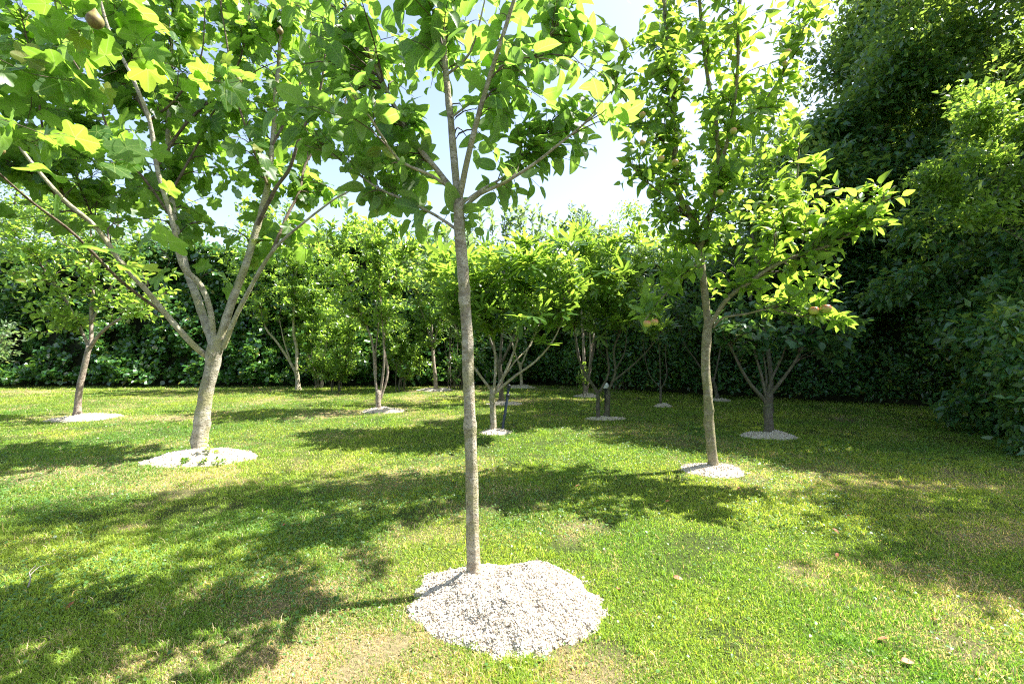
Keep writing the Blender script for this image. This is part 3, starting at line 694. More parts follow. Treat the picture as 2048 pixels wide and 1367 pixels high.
near = np.concatenate([near, [P(285,470,2.15), P(322,545,2.5), P(105,420,2.6)]])
tipsF = np.concatenate([tipsF, near])
fig_root, fig_tw = tree('fig_tree', 'big spreading fig tree with thick pale forked trunk and lobed leaves', 'fig tree', G(402, Yf), (trunkF, .08, .068), brF, tipsF, LF,
     M['bark_fig'], seed=8, hi=True, a0=.9, tsize=.008, up=.3)

# ------------------------------------------------------------------ the fruiting apple tree on the right
Yr = 4.65
LR = dict(mat=M['apple2'], tmpl='ovate_mid', per=8, size=.106, span=.32, petiole=.008, up=.5, along=.55, droop=.2, tilt=.55, curl=.3, sv=.35)
trunkR = px(Yr, [(1427,940),(1423,880),(1416,800),(1411,730),(1413,670),(1416,640)])
brR = [(a_, b_*.85, c_*.9) for a_, b_, c_ in [
    (px(Yr, [(1416,650),(1408,570),(1400,500),(1388,440),(1355,380),(1350,270),(1345,150),(1330,20),(1320,-150),(1340,-350),(1360,-560)], .2), .042, .010),
    (px(Yr, [(1400,500),(1425,410),(1437,335),(1432,240),(1415,150),(1402,40),(1395,-120),(1400,-400)], .3), .03, .009),
    (px(Yr, [(1436,345),(1460,260),(1475,150),(1478,40),(1495,-120),(1530,-330)], -.7), .022, .008),
    (px(Yr, [(1420,650),(1455,598),(1505,560),(1548,532),(1605,508),(1680,480),(1740,425),(1790,372)], -.9), .028, .007),
    (px(Yr, [(1426,655),(1447,635),(1495,627),(1540,618),(1600,632),(1660,640)], -.5), .014, .005),
    (px(Yr, [(1548,532),(1572,450),(1592,380),(1598,300)], -.2), .014, .006),
    (px(Yr, [(1478,250),(1530,200),(1575,130),(1610,50),(1640,-40)], -.2), .014, .006),
    (px(Yr, [(1402,520),(1360,560),(1320,600),(1290,640)], -.4), .014, .006),
    (px(Yr, [(1352,300),(1300,260),(1250,200),(1215,130)], 0), .012, .005),
    (px(Yr, [(1392,450),(1340,400),(1290,360),(1250,310)], -.2), .014, .005),
]]
tipsR = blobs(r_, Yr, [(1330,50,75,75,26,0,.8),(1420,40,90,80,34,0,.9),(1290,150,60,70,22,0,.7),(1390,170,90,80,32,0,.9),(1490,130,60,100,26,0,.7),(1290,250,70,55,22,0,.7),
    (1400,280,90,70,28,0,.8),(1500,270,70,80,26,0,.8),(1300,340,70,50,22,0,.7),(1390,380,90,60,26,0,.8),(1510,380,90,70,34,-.2,.8),(1610,410,80,60,28,-.3,.7),
    (1700,420,65,50,18,-.6,.4),(1760,430,40,45,8,-.8,.3),(1300,440,50,40,10,0,.5),(1370,470,90,50,26,0,.7),(1480,470,90,50,26,0,.7),(1600,490,80,40,20,-.3,.6),
    (1340,540,80,50,20,-.1,.6),(1450,550,60,40,8,0,.5),(1560,560,90,40,16,-.3,.6),(1660,560,50,40,10,-.5,.4),(1310,610,45,40,8,-.3,.3),(1600,620,80,25,9,-.4,.3),(1690,640,35,20,5,-.5,.2),
    (1580,90,45,90,14,-.1,.4),(1620,40,35,50,6,-.1,.3),(1570,240,45,50,12,-.1,.5),(1230,130,30,60,6,0,.3),(1215,60,15,60,4,0,.15),
    (1400,-150,190,120,70,0,1.2),(1400,-400,190,130,80,0,1.2),(1380,-620,150,90,44,0,.9),(1560,-330,150,150,50,-1.0,.6)])
tipsR = tipsR[r_.random(len(tipsR)) < .96]
def apple_parts(spots, rad):
    m, nt, out = newmat('apple_skin'); L = nt.links
    tc = nt.nodes.new("ShaderNodeTexCoord"); n1 = noise_n(nt, tc.outputs["Object"], 14, 3); sp = nt.nodes.new("ShaderNodeSeparateXYZ"); L.new(tc.outputs["Object"], sp.inputs[0])
    f = mathn(nt, 'ADD', mathn(nt, 'MULTIPLY', sp.outputs[2], 12.0), mathn(nt, 'SUBTRACT', n1, .1))
    c = ramp(nt, f, [(.3, (.40,.44,.07)), (.58, (.46,.26,.07)), (.8, (.36,.06,.035))])
    pr = nt.nodes.new("ShaderNodeBsdfPrincipled"); L.new(c, pr.inputs["Base Color"]); pr.inputs["Roughness"].default_value = .35; L.new(pr.outputs[0], out.inputs[0])
    th = np.linspace(0, np.pi, 15); ph = np.linspace(0, 2*np.pi, 20, endpoint=False)
    prof = np.array([(math.sin(t)*(1.04-.1*(1-math.cos(t))/2), math.cos(t)*.96 - .2*math.exp(-(t/.42)**2) + .14*math.exp(-((np.pi-t)/.35)**2)) for t in th])
    me = None
    return m, th, ph, prof
def add_apples(root, base, spots):
    m, th, ph, prof = apple_parts(None, None)
    for k, (x, y, Yq, s) in enumerate(spots):
        c = P(x, y, Yq); V = []
        for (q, z) in prof:
            for a in ph: V.append(c + s*np.array([q*math.cos(a), q*math.sin(a), z]))
        n = len(ph); q = []
        for i in range(len(prof)-1):
            for j in range(n): q += [i*n+j, (i+1)*n+j, (i+1)*n+(j+1) % n, i*n+(j+1) % n]
        A = Acc(); A.add(np.array(V), q, [4]*(len(q)//4)); o = A.build('apple', m, None, loc=c)
        o.location = c - base; o.parent = root
        A = Acc(); st = np.array([c+[0, 0, s*.6], c+[.004, 0, s*1.2], c+[.012, .0, s*1.9]]); tube(A, st, np.array([.0022, .0018, .0018]), 6, 0, 0)
        s_ = A.build('stalk', M['twig'], None, loc=c); s_.parent = o
bR = G(1427, Yr)
rootR, twR = tree('apple_tree', 'leafy apple tree bearing red and yellow apples, mossy brown trunk edged by sun', 'apple tree', bR, (trunkR, .047, .040), brR, tipsR, LR,
     M['bark_right'], seed=13, hi=True, a0=.9, tsize=.0045, up=.25)
add_apples(rootR, bR, [(1628,621,4.05,.042),(1652,617,4.0,.044),(1294,647,4.1,.036),(1309,644,4.15,.036),(1285,230,4.3,.031),(1373,162,4.1,.029),(1467,262,4.1,.031),(1440,385,4.0,.028),(1322,318,3.95,.031),(1350,325,4.0,.031),(1575,105,4.2,.03),(1570,128,4.2,.028),(1285,285,4.2,.028)])

# ------------------------------------------------------------------ orchard trees further back
SM = lambda mat, tmpl='ovate_mid', per=9, size=.085, **k: dict(dict(mat=mat, tmpl=tmpl, per=per, size=size, span=.45, petiole=.008, up=.45, along=.6, droop=.2, tilt=.6, curl=.25, sv=.35), **k)
r2 = np.random.default_rng(77)
def shoots_px(Y, lst, dr=.4):
    return [(P(a, b, Y+q), P(c, d, Y+q)) for (a, b, c, d) in lst for q in [r2.normal(0, dr)]]
Yt = 7.9
tree('small_plum_tree', 'small leaning plum tree with pinkish trunk at far left before the laurel hedge', 'plum tree', G(155, Yt), (px(Yt, [(155,836),(160,790),(170,735),(180,692)]), .066, .05),
     [(px(Yt, [(180,695),(200,668),(235,640),(275,622),(310,600)], -.3), .04, .012), (px(Yt, [(178,695),(160,655),(130,600),(85,530),(30,460)], .3), .035, .012),
      (px(Yt, [(181,695),(185,630),(190,560),(180,470),(175,400)], .2), .04, .012), (px(Yt, [(185,640),(230,560),(270,500)], .5), .025, .01)],
     blobs(r2, Yt, [(150,580,110,80,60,0,1.0),(60,500,90,80,50,0,1.0),(250,570,90,60,40,0,.9),(180,460,120,80,60,0,1.0),(280,620,50,35,16,-.3,.5),(110,650,70,40,22,0,.6),(60,390,110,70,44,0,1.0),(230,400,90,60,36,0,.9),(-60,520,80,140,50,0,1)]),
     SM(M['small'], size=.10), M['bark_plum'], seed=31, hi=False, a0=.8)
Yt = 8.6
tree('cherry_plum_tree', 'three-stemmed tree with narrow pinkish trunks left of the middle apple tree', 'plum tree', G(757, Yt), (px(Yt, [(757,826),(758,800),(760,780)]), .062, .06),
     [(px(Yt, [(755,795),(750,740),(745,690),(728,640),(700,580),(680,520)], .2), .032, .01), (px(Yt, [(760,790),(768,730),(766,680),(762,600),(758,500)], -.1), .032, .01),
      (px(Yt, [(760,800),(776,745),(770,690),(778,600),(805,500)], .3), .03, .01), (px(Yt, [(752,760),(752,700),(756,640),(740,560)], .4), .022, .008)],
     blobs(r2, Yt, [(740,560,100,80,90,0,1.1),(700,500,80,60,56,0,1.0),(800,550,60,80,50,0,.9),(690,620,60,50,34,0,.8),(775,640,60,35,22,0,.7),(760,480,80,40,44,0,.9)]),
     SM(M['small'], tmpl='low', per=15, size=.095), M['bark_plum'], seed=32, a0=.6,
     shoots=shoots_px(Yt, [(640,500,636,440),(690,480,695,410),(740,470,735,440),(790,480,790,445),(715,480,712,430),(665,500,668,445),(820,520,825,480),(760,480,762,446)]))
Yt = 6.55
LFF = SM(M['figfar'], tmpl='fig_far', per=5, size=.26, span=.4, tilt=.4, curl=.2, tdn=.1)
tree('low_fig_tree', 'low vase-shaped fig with pale forked stems beside the leaning blue post', 'fig tree', G(987, Yt), (px(Yt, [(987,866),(985,830),(986,790),(990,775)]), .055, .05),
     [(px(Yt, [(986,785),(965,755),(945,728),(925,690),(905,640)], -.2), .028, .009), (px(Yt, [(988,780),(990,720),(982,650),(975,590)], .3), .026, .009),
      (px(Yt, [(990,782),(1010,745),(1032,690),(1045,630),(1050,570)], .2), .028, .009), (px(Yt, [(990,785),(1030,752),(1070,722),(1105,680),(1130,620)], -.3), .028, .009),
      (px(Yt, [(1000,765),(1030,720),(1060,690),(1080,640)], .5), .02, .008)],
     blobs(r2, Yt, [(1010,540,100,55,44,0,.9),(920,570,60,60,26,0,.7),(1090,570,80,60,34,0,.8),(1050,635,80,35,20,-.3,.6),(945,640,60,40,14,0,.6),(1120,520,60,40,18,0,.6),(980,600,70,50,22,0,.8),(880,530,50,40,12,.2,.5),(1060,500,60,30,14,0,.6)]),
     LFF, M['bark_apple'], seed=33, a0=.85, tsize=.005)
Yt = 9.7
tree('tall_pear_tree', 'upright pear tree with whip-like shoots against the sky behind the low fig', 'pear tree', G(1002, Yt), (px(Yt, [(1002,806),(1001,770),(1000,720)]), .07, .06),
     [(px(Yt, [(1000,730),(970,650),(945,560),(935,480)], .2), .035, .012), (px(Yt, [(1000,725),(1005,620),(1010,520),(1015,440)], .1), .04, .01), (px(Yt, [(1001,730),(1040,640),(1070,540),(1085,470)], -.1), .035, .01)],
     blobs(r2, Yt, [(1000,490,110,60,80,.3,1.0),(930,530,70,70,50,.3,.9),(1080,520,70,60,50,.3,.9),(1010,600,90,60,40,.3,.9),(860,540,50,60,26,.4,.6)]),
     SM(M['pale'], tmpl='low', per=9, size=.085), M['bark_dark'], seed=34, a0=.7,
     shoots=shoots_px(Yt, [(985,470,975,405),(1005,470,1010,400),(1030,470,1032,398),(1050,480,1055,400),(1070,490,1075,412),(960,480,955,425),(940,500,935,450),(900,520,888,450),(860,520,855,440),(1020,460,1022,415),(1042,470,1043,420),(1090,500,1095,430),(880,530,875,462),(1065,480,1066,425)]))
Yt = 7.8
tree('twin_fig_tree', 'spreading fig with two short trunks side by side in the shade', 'fig tree', G(1205, Yt), (px(Yt, [(1212,838),(1213,810),(1214,784)]), .055, .05),
     [(px(Yt, [(1197,836),(1196,810),(1197,785),(1175,752),(1158,715),(1150,660)], -.1), .05, .012), (px(Yt, [(1198,785),(1218,745),(1213,690),(1210,620)], .2), .028, .01),
      (px(Yt, [(1214,788),(1230,745),(1226,700),(1245,650),(1255,590)], .1), .032, .01), (px(Yt, [(1226,762),(1268,727),(1300,695),(1330,655)], -.3), .022, .008), (px(Yt, [(1175,752),(1188,700),(1190,640)], .2), .018, .008),
      (px(Yt, [(1232,738),(1250,700),(1252,650)], .4), .018, .008)],
     blobs(r2, Yt, [(1200,560,100,65,56,0,1.0),(1160,500,70,50,30,0,.8),(1250,600,55,60,26,0,.7),(1130,610,60,40,22,0,.7),(1230,500,60,40,26,0,.7),(1200,640,80,35,16,0,.7),(1290,650,45,25,8,-.2,.4)]),
     SM(M['figfar'], tmpl='fig_far', per=5, size=.25, span=.4, curl=.2, tilt=.4, tdn=.1), M['bark_dark'], seed=35, a0=.9, part='branch', tsize=.005)
Yt = 11.0
tree('clump_tree', 'clump of thin upright stems with leafy suckers at its foot', 'tree', G(1172, Yt), (px(Yt, [(1173,794),(1170,760),(1166,700),(1163,620)]), .06, .03),
     [(px(Yt, [(1172,790),(1180,740),(1185,690),(1190,600),(1195,520)], .1), .035, .012), (px(Yt, [(1170,785),(1160,720),(1150,660),(1135,570)], .2), .032, .012), (px(Yt, [(1174,780),(1180,700),(1176,600),(1180,480)], -.1), .03, .01)],
     blobs(r2, Yt, [(1170,560,90,80,90,.3,1.1),(1160,480,70,40,40,.3,.9),(1230,520,60,60,44,.4,.8),(1110,560,50,60,30,.4,.7),(1150,650,50,30,18,0,.5)]),
     SM(M['pale'], tmpl='low', per=15, size=.09), M['bark_plum'], seed=36, a0=.5,
     shoots=shoots_px(Yt, [(1115,490,1112,425),(1140,480,1143,405),(1160,480,1166,412),(1185,500,1190,440),(1215,500,1221,435),(1130,490,1128,445),(1172,480,1172,430),(1205,500,1204,455),(1150,470,1152,425)]))
Yt = 9.2
tree('thin_forked_tree', 'thin three-forked sapling in the shade left of the fruiting apple trunk', 'sapling', G(1322, Yt), (px(Yt, [(1322,816),(1321,795),(1321,772)]), .03, .028),
     [(px(Yt, [(1321,775),(1300,752),(1290,715),(1285,670)], .1), .015, .007), (px(Yt, [(1321,775),(1320,730),(1318,690),(1315,640)], 0), .016, .007), (px(Yt, [(1322,778),(1334,750),(1331,705),(1340,640)], -.1), .016, .007)],
     blobs(r2, Yt, [(1320,640,70,50,50,0,.8),(1360,560,90,80,90,.2,.9),(1290,580,50,50,30,.2,.7)]),
     SM(M['quince'], tmpl='low', per=9, size=.10), M['bark_dark'], seed=37, a0=.9)
Yt = 8.3  # added tree, tucked behind the apple crown to cast shade on the middle lawn
tree('added_shade_tree', 'added tree hidden behind the crown of the fruiting apple tree to shade the lawn', 'pear tree', G(1541, Yt), (px(Yt, [(1541,827),(1539,740),(1520,600),(1500,450)]), .05, .035),
     [(px(Yt, [(1501,600),(1470,500),(1440,380)], 0), .03, .01), (px(Yt, [(1500,600),(1530,450),(1545,300)], .2), .03, .01)],
     blobs(r2, Yt, [(1480,330,75,140,150,0,.9),(1530,430,80,100,90,.3,.9),(1420,480,60,70,50,0,.7)]),
     SM(M['small'], tmpl='low', per=15, size=.11), M['bark_dark'], seed=46, a0=.7)
Yt = 10.1
tree('hidden_shade_tree', 'tree in deep shade whose lean grey branch shows left of the fruiting apple trunk', 'tree', G(1436, Yt), (px(Yt, [(1436,803),(1432,775),(1425,755)]), .05, .045),
     [(px(Yt, [(1427,765),(1405,740),(1388,715),(1370,690),(1355,640)], 0), .03, .012), (px(Yt, [(1428,760),(1440,700),(1450,640)], .2), .03, .012)],
     blobs(r2, Yt, [(1400,620,80,60,56,0,.9),(1450,560,80,60,50,.2,.9)]),
     SM(M['quince'], tmpl='low', per=9, size=.11), M['bark_dark'], seed=38, a0=.9)
Yt = 6.25
tree('quince_tree', 'dark vase-shaped quince with round leaves standing in shade at right', 'quince tree', G(1537, Yt), (px(Yt, [(1538,876),(1536,840),(1534,805),(1532,790)]), .08, .068),
     [(px(Yt, [(1530,800),(1500,770),(1478,735),(1462,700),(1445,672)], -.2), .034, .012), (px(Yt, [(1532,795),(1520,745),(1508,700),(1505,650)], .2), .028, .01),
      (px(Yt, [(1534,795),(1545,755),(1565,715),(1580,670)], .1), .028, .01), (px(Yt, [(1536,795),(1560,765),(1585,730),(1605,690),(1630,650)], -.3), .032, .01), (px(Yt, [(1533,790),(1530,740),(1522,690)], .4), .022, .01),
      (px(Yt, [(1630,650),(1660,640),(1690,670)], 0), .01, .005)],
     blobs(r2, Yt, [(1500,665,75,35,44,0,.8),(1600,670,90,30,46,0,.8),(1560,620,130,45,70,.2,1.0),(1680,650,60,45,34,-.1,.6),(1680,700,25,35,9,-.2,.2),(1440,640,50,40,20,0,.6)]),
     SM(M['quince'], tmpl='round', per=8, size=.10, up=.1, tilt=.4), M['bark_dark'], seed=39, a0=.9)
Yt = 12.3
tree('twisted_orchard_tree', 'old slanting orchard tree with forked pale trunk against the laurel hedge', 'orchard tree', G(595, Yt), (px(Yt, [(597,782),(595,755),(591,735)]), .085, .075),
     [(px(Yt, [(592,745),(575,715),(550,680),(530,655),(515,600)], 0), .05, .015), (px(Yt, [(593,740),(592,700),(585,660),(590,600),(595,540)], .1), .06, .015), (px(Yt, [(580,720),(570,690),(560,640)], .2), .03, .012)],
     blobs(r2, Yt, [(530,580,70,70,80,0,1.0),(610,560,70,80,90,0,1.1),(560,490,80,60,70,0,1.0),(500,500,60,60,44,0,.8),(640,620,50,60,44,0,.8)]),
     SM(M['small'], tmpl='low', per=15, size=.10), M['bark_apple'], seed=40, a0=.9,
     shoots=shoots_px(Yt, [(520,460,515,385),(545,460,548,375),(495,470,490,400),(570,460,575,395),(600,480,602,420),(535,450,530,360),(480,480,476,410)]))
Yt = 12.2
tree('far_pear_tree', 'slim far tree with bare lower trunk between the round shrub and the middle trunk', 'tree', G(872, Yt), (px(Yt, [(872,784),(870,750),(868,710),(865,650)]), .075, .04),
     [(px(Yt, [(868,700),(850,640),(830,580),(820,520)], 0), .03, .012), (px(Yt, [(867,690),(885,620),(895,540)], 0), .03, .012)],
     blobs(r2, Yt, [(870,600,70,60,80,0,1.0),(830,540,60,50,50,0,.9),(890,500,50,50,40,0,.8),(850,670,50,35,28,0,.7)]),
     SM(M['small'], tmpl='low', per=15, size=.10), M['bark_plum'], seed=41, a0=.6,
     shoots=shoots_px(Yt, [(825,500,820,460),(850,490,856,450),(800,520,795,480),(880,480,885,455)]))
Yt = 13.0
tree('farthest_orchard_tree', 'farthest orchard tree, small, just right of the middle trunk by the hedge', 'orchard tree', G(1043, Yt), (px(Yt, [(1043,776),(1042,750),(1040,725)]), .06, .05),
     [(px(Yt, [(1041,735),(1055,700),(1070,660),(1085,600)], 0), .035, .012), (px(Yt, [(1041,735),(1025,690),(1015,630)], 0), .035, .012)],
     blobs(r2, Yt, [(1050,620,70,60,60,0,1.0),(1090,590,50,60,36,0,.8),(1010,600,50,60,36,0,.8)]),
     SM(M['small'], tmpl='low', per=15, size=.10), M['bark_apple'], seed=42, a0=.9)

# shrubs in front of the hedge
def shrub(name, label, qx, Yt, crown, leaf, nst=7, seed=1, bark=None, rad=.014, cat='shrub', spread=60):
    r = np.random.default_rng(seed); b = G(qx, Yt); st = []
    for k in range(nst):
        a = r.random()*6.28; t = b + np.array([math.cos(a)*.18, math.sin(a)*.18, 0]); e = crown[r.integers(len(crown))]
        top = P(e[0]+r.uniform(-.6, .6)*e[2], e[1]+r.uniform(-.5, .3)*e[3], Yt + r.uniform(-.4, .4))
        st.append(([t*.6+b*.4, t*.7+b*.3+np.array([0, 0, .25]), (t+top)/2+np.array([0, 0, .1]), top], rad, rad*.3))
    return tree(name, label, cat, b, st[0], st[1:], blobs(r, Yt, crown), leaf, bark or M['bark_dark'], seed=seed, a0=.3, part='stem')
shrub('round_shrub', 'dense round dark-leaved shrub standing left of the three-stemmed tree', 672, 12.0, [(672,700,62,55,150,0,.8),(660,740,60,28,70,0,.7),(690,645,50,40,70,0,.6)], SM(M['small'], tmpl='low', per=15, size=.085), 7, 51)
shrub('hazel_shrub', 'multi-stemmed hazel shrub right of the three-stemmed tree by the hedge', 800, 12.0, [(800,690,55,60,140,0,.8),(830,725,38,35,60,0,.5),(785,630,50,50,70,0,.6)], SM(M['small'], tmpl='low', per=15, size=.085), 8, 52)
shrub('tall_hazel', 'tall many-stemmed hazel filling the gap between slanting tree and round shrub', 640, 12.8, [(630,620,60,70,120,0,.7),(650,530,70,60,110,0,.8),(600,690,40,40,40,0,.5)], SM(M['small'], tmpl='low', per=15, size=.095), 8, 56)
shrub('leafy_thicket', 'bright leafy thicket between the far slim tree and the low fig', 905, 13.0, [(900,600,60,80,130,0,.7),(930,520,60,50,90,0,.7),(850,560,50,50,60,0,.6)], SM(M['pale'], tmpl='low', per=15, size=.095), 7, 57)
shrub('pale_thicket', 'pale upright thicket in front of the dark hedge behind the twin-trunked fig', 1240, 12.2, [(1240,560,60,70,120,0,.7),(1130,590,40,60,60,.3,.5)], SM(M['small'], tmpl='low', per=15, size=.09), 7, 58)
shrub('low_bush', 'low leafy bush at the hedge foot left of the middle trunk', 915, 12.6, [(915,730,45,35,50,0,.6),(950,700,40,50,40,0,.6)], SM(M['laurel'], tmpl='low', per=9, size=.1), 5, 53)
shrub('sucker_shrub', 'small sunlit leafy sucker at the foot of the clump of thin stems', 1164, 10.8, [(1164,760,15,30,26,0,.18),(1163,735,12,16,12,0,.15)], SM(M['small'], tmpl='low', per=8, size=.06, span=.2), 4, 54, rad=.006)
shrub('left_edge_shrub', 'pale-leaved shrub at the far left edge before the laurel hedge', -40, 11.4, [(-40,700,70,50,60,0,.8),(10,670,50,30,26,0,.6)], SM(M['pale'], tmpl='low', per=9, size=.1), 6, 55)

# ------------------------------------------------------------------ tall trees beyond the hedges
def bigtree(name, label, base, h, crowns, leaf, bark, seed, tr=.18, group=None, cat='tree'):
    """crowns: (centre, radii, tips)"""
    r = np.random.default_rng(seed); base = np.asarray(base, float)
    top = np.asarray(crowns[0][0]); pts = [base, base*.9+np.array([top[0], top[1], 0])*.1+[0, 0, h*.25], (base+top)/2+[r.normal(0, .2), 0, h*.05], top+[0, 0, np.asarray(crowns[0][1])[2]*.5]]
    br = []; tips = []
    for c, rad, n in crowns:
        c = np.asarray(c); tips.append(ell(r, c, rad, n, .86))
        for k in range(4):
            e = c + nrm(r.normal(size=3))*np.asarray(rad)*.6; s = base*.45 + top*.55 + [0, 0, r.uniform(-.15, .1)*h]
            s = catmull(pts, .3); s = s[int(len(s)*r.uniform(.3, .75))]
            br.append(([s, s*.6+e*.4+[0, 0, -.02*h], e], tr*.35, tr*.1))
    return tree(name, label, cat, base, (pts, tr, tr*.25), br, np.concatenate(tips), leaf, bark, group, seed=seed, a0=.45, tsize=.012, tw_sides=3)
BL = lambda mat, per, size, jit=.16, tmpl='low', **k: dict(dict(mat=mat, tmpl=tmpl, per=per, size=size, span=.9, petiole=.02, up=.3, along=.5, droop=.3, tilt=.55, curl=.2, sv=.35, jit=jit), **k)
bigtree('tall_hornbeam', 'tall dark shaded tree filling the upper right corner with sun glints between leaves', (9.6, 11.6, 0), 13, [((9.9, 11.0, 7.2), (3.6, 2.4, 4.4), 900), ((8.0, 10.6, 5.2), (2.2, 1.6, 2.0), 320), ((10.5, 11.0, 11), (3.2, 2.4, 2.8), 300)], BL(M['dark'], 42, .165), M['bark_dark'], 61)
bigtree('tall_maple', 'second tall dark tree further right behind the shaded hedge', (14.5, 11.5, 0), 13, [((14.2, 11.5, 7), (3.4, 2.6, 4.5), 500), ((13, 10.2, 3.6), (2.6, 1.5, 2.4), 200)], BL(M['dark'], 30, .15), M['bark_dark'], 62)
bigtree('spreading_linden', 'broad shaded tree hanging over the dark hedge below the tall right tree', (7.6, 10.4, 0), 6.5, [((7.6, 9.6, 4.4), (2.5, 1.3, 1.8), 480), ((9.6, 9.2, 3.3), (2.2, 1.2, 2.2), 320), ((5.7, 10.3, 3.2), (1.5, .9, 1.3), 190)], BL(M['dark'], 34, .15), M['bark_dark'], 63, tr=.12)
bigtree('high_lime', 'tall dark tree whose hanging foliage darkens the top right corner of the view', (10.4, 8.4, 0), 10, [((9.7, 8.3, 7.6), (2.9, 1.7, 2.7), 850)], BL(M['dark'], 38, .135), M['bark_dark'], 68, tr=.14)
# right-hand shrub wall
bigtree('overhanging_shrub', 'dark tangled shrub mass at the right edge with drooping leafy sprays', (8.0, 6.3, 0), 5, [((7.75, 6.4, 2.2), (2.0, 1.2, 2.3), 760), ((8.1, 6.4, 4.2), (1.9, 1.1, 1.3), 300), ((7.2, 5.9, .75), (1.1, .7, .8), 140)], BL(M['dark'], 30, .125, .1, droop=.7), M['bark_dark'], 64, tr=.07, cat='shrub')
bigtree('corner_bush', 'low dark bush trailing onto the grass at the right edge', (6.0, 5.0, 0), 2, [((6.1, 5.0, .8), (.85, .6, .85), 240)], BL(M['dark'], 24, .09, .07, droop=.6), M['bark_dark'], 65, tr=.03, cat='bush')
# trees out of frame to the right that shade the lawn
bigtree('garden_ash', 'tall tree standing to the right of the lawn and shading it', (8.8, 4.2, 0), 9, [((8.2, 4.5, 7.2), (2.1, 1.6, 2.2), 330)], BL(M['dark'], 30, .12), M['bark_dark'], 66)
bigtree('garden_birch', 'airy tree to the right of the lawn throwing dappled shade on the near grass', (6.9, 2.4, 0), 8, [((6.2, 2.4, 5.6), (1.5, 1.2, 1.7), 80)], BL(M['dark'], 24, .11), M['bark_dark'], 67)
# beyond the left hedge
for k, (qx, Yq, z, rad, n, lab, mt) in enumerate([
    (30, 15.4, 5.6, (3.2, 1.5, 2.2), 300, 'leafy green tree just beyond the laurel hedge behind the leaning plum', 'small'),
    (-60, 16.0, 6.4, (3.0, 1.8, 2.6), 260, 'pale-leaved tall tree beyond the laurel hedge at the far left', 'pale'),
    (240, 16.6, 5.6, (2.6, 1.8, 1.8), 200, 'silvery tree beyond the laurel hedge behind the fig tree', 'pale'),
    (520, 17.0, 5.3, (1.6, 1.5, 1.6), 90, 'thin airy tree rising above the hedge right of the fig trunk', 'small'),
    (700, 16.0, 4.5, (2.2, 1.5, 1.1), 130, 'rounded tree above the hedge behind the three-stemmed tree', 'small'),
    (1280, 16.0, 4.7, (1.9, 1.5, 1.2), 110, 'light green tree beyond the hedge between clump and fruiting apple', 'small')]):
    c = G(qx, Yq); bigtree('boundary_tree', lab, c, z+rad[2], [((c[0], c[1], z), rad, n)], BL(M[mt], 24, .11), M['bark_dark'], 70+k, tr=.12, group='trees beyond the hedges')

# arching sunlit spray on the right
def spray():
    r = np.random.default_rng(81)
    base = P(2060, 447, 5.6); root = empty('arching_spray', base, 'thin arching yellow-green leafy spray reaching left from the right edge', 'branch')
    c = catmull([P(2200, 540, 5.9), P(2110, 465, 5.7), P(2048, 446, 5.6), P(1985, 433, 5.5), P(1925, 437, 5.4), P(1875, 462, 5.35), P(1842, 492, 5.3)], .05)
    A = Acc(); tube(A, c, np.linspace(.007, .0015, len(c)), 6, 0, 0); A.build('stem', M['twig'], root, loc=base)
    A = Acc(); TW = np.array([np.array([c[i], c[i+1], c[i+2]]) for i in range(4, len(c)-2)])
    leaf_on_twigs(r, A, TW, 'low', 3, .06, .1, .004, .5, .5, .1, .5, .2, 0, .4); A.build('foliage', M['yellow'], root, loc=base)
spray()

bigtree('sunlit_shrub_top', 'sunlit top of the climbing shrub at the upper right edge, given lighter leaves for the sun', (6.9, 5.7, 0), 5, [((6.75, 5.7, 4.1), (1.2, .7, 1.0), 300), ((6.0, 5.6, 3.2), (.9, .5, .55), 130)], BL(M['small'], 22, .075, .06), M['bark_dark'], 90, tr=.03, cat='climbing shrub')  # lighter leaf colour than the shrub below stands for sun on its top

# ------------------------------------------------------------------ small things
M['blue'] = plain_mat('dark_blue_coating', (.008,.016,.03), (.014,.026,.045), 25, .4, .5)
M['cap'] = plain_mat('white_plastic', (.75,.77,.78), (.6,.62,.63), 30, .35, .5)
M['lampbody'] = plain_mat('dark_plastic', (.02,.022,.025), (.04,.042,.045), 30, .4, .4)
def lathe(acc, c, prof, sides=20, mat=0):
    V = []; a = np.linspace(0, 2*np.pi, sides, endpoint=False); n = sides
    for (q, z) in prof: V += [np.asarray(c)+[q*math.cos(t), q*math.sin(t), z] for t in a]
    q = []
    for i in range(len(prof)-1):
        for j in range(n): q += [i*n+j, i*n+(j+1) % n, (i+1)*n+(j+1) % n, (i+1)*n+j]
    acc.add(np.array(V), q, [4]*(len(q)//4), mat)
def post():
    b = P(1004, 861, 6.55); b[2] = 0; t = P(1018, 772, 6.7); root = empty('support_stake', b, 'dark blue metal stake leaning beside the low fig tree', 'stake')
    A = Acc(); c = np.array([b*(1-k)+t*k for k in np.linspace(0, 1, 8)]); tube(A, c, np.full(8, .021), 12, 0, 0); A.build('pole', M['blue'], root, loc=b)
    A = Acc(); lathe(A, t, [(.001, .03), (.02, .025), (.027, .01), (.027, -.02), (.022, -.022)]); A.build('cap', M['lampbody'], root, loc=b)
    A = Acc(); k = .8; d = b*(1-k)+t*k; lathe(A, d, [(.024, -.02), (.03, -.018), (.03, .018), (.024, .02)]); A.build('clamp', M['lampbody'], root, loc=b)
post()
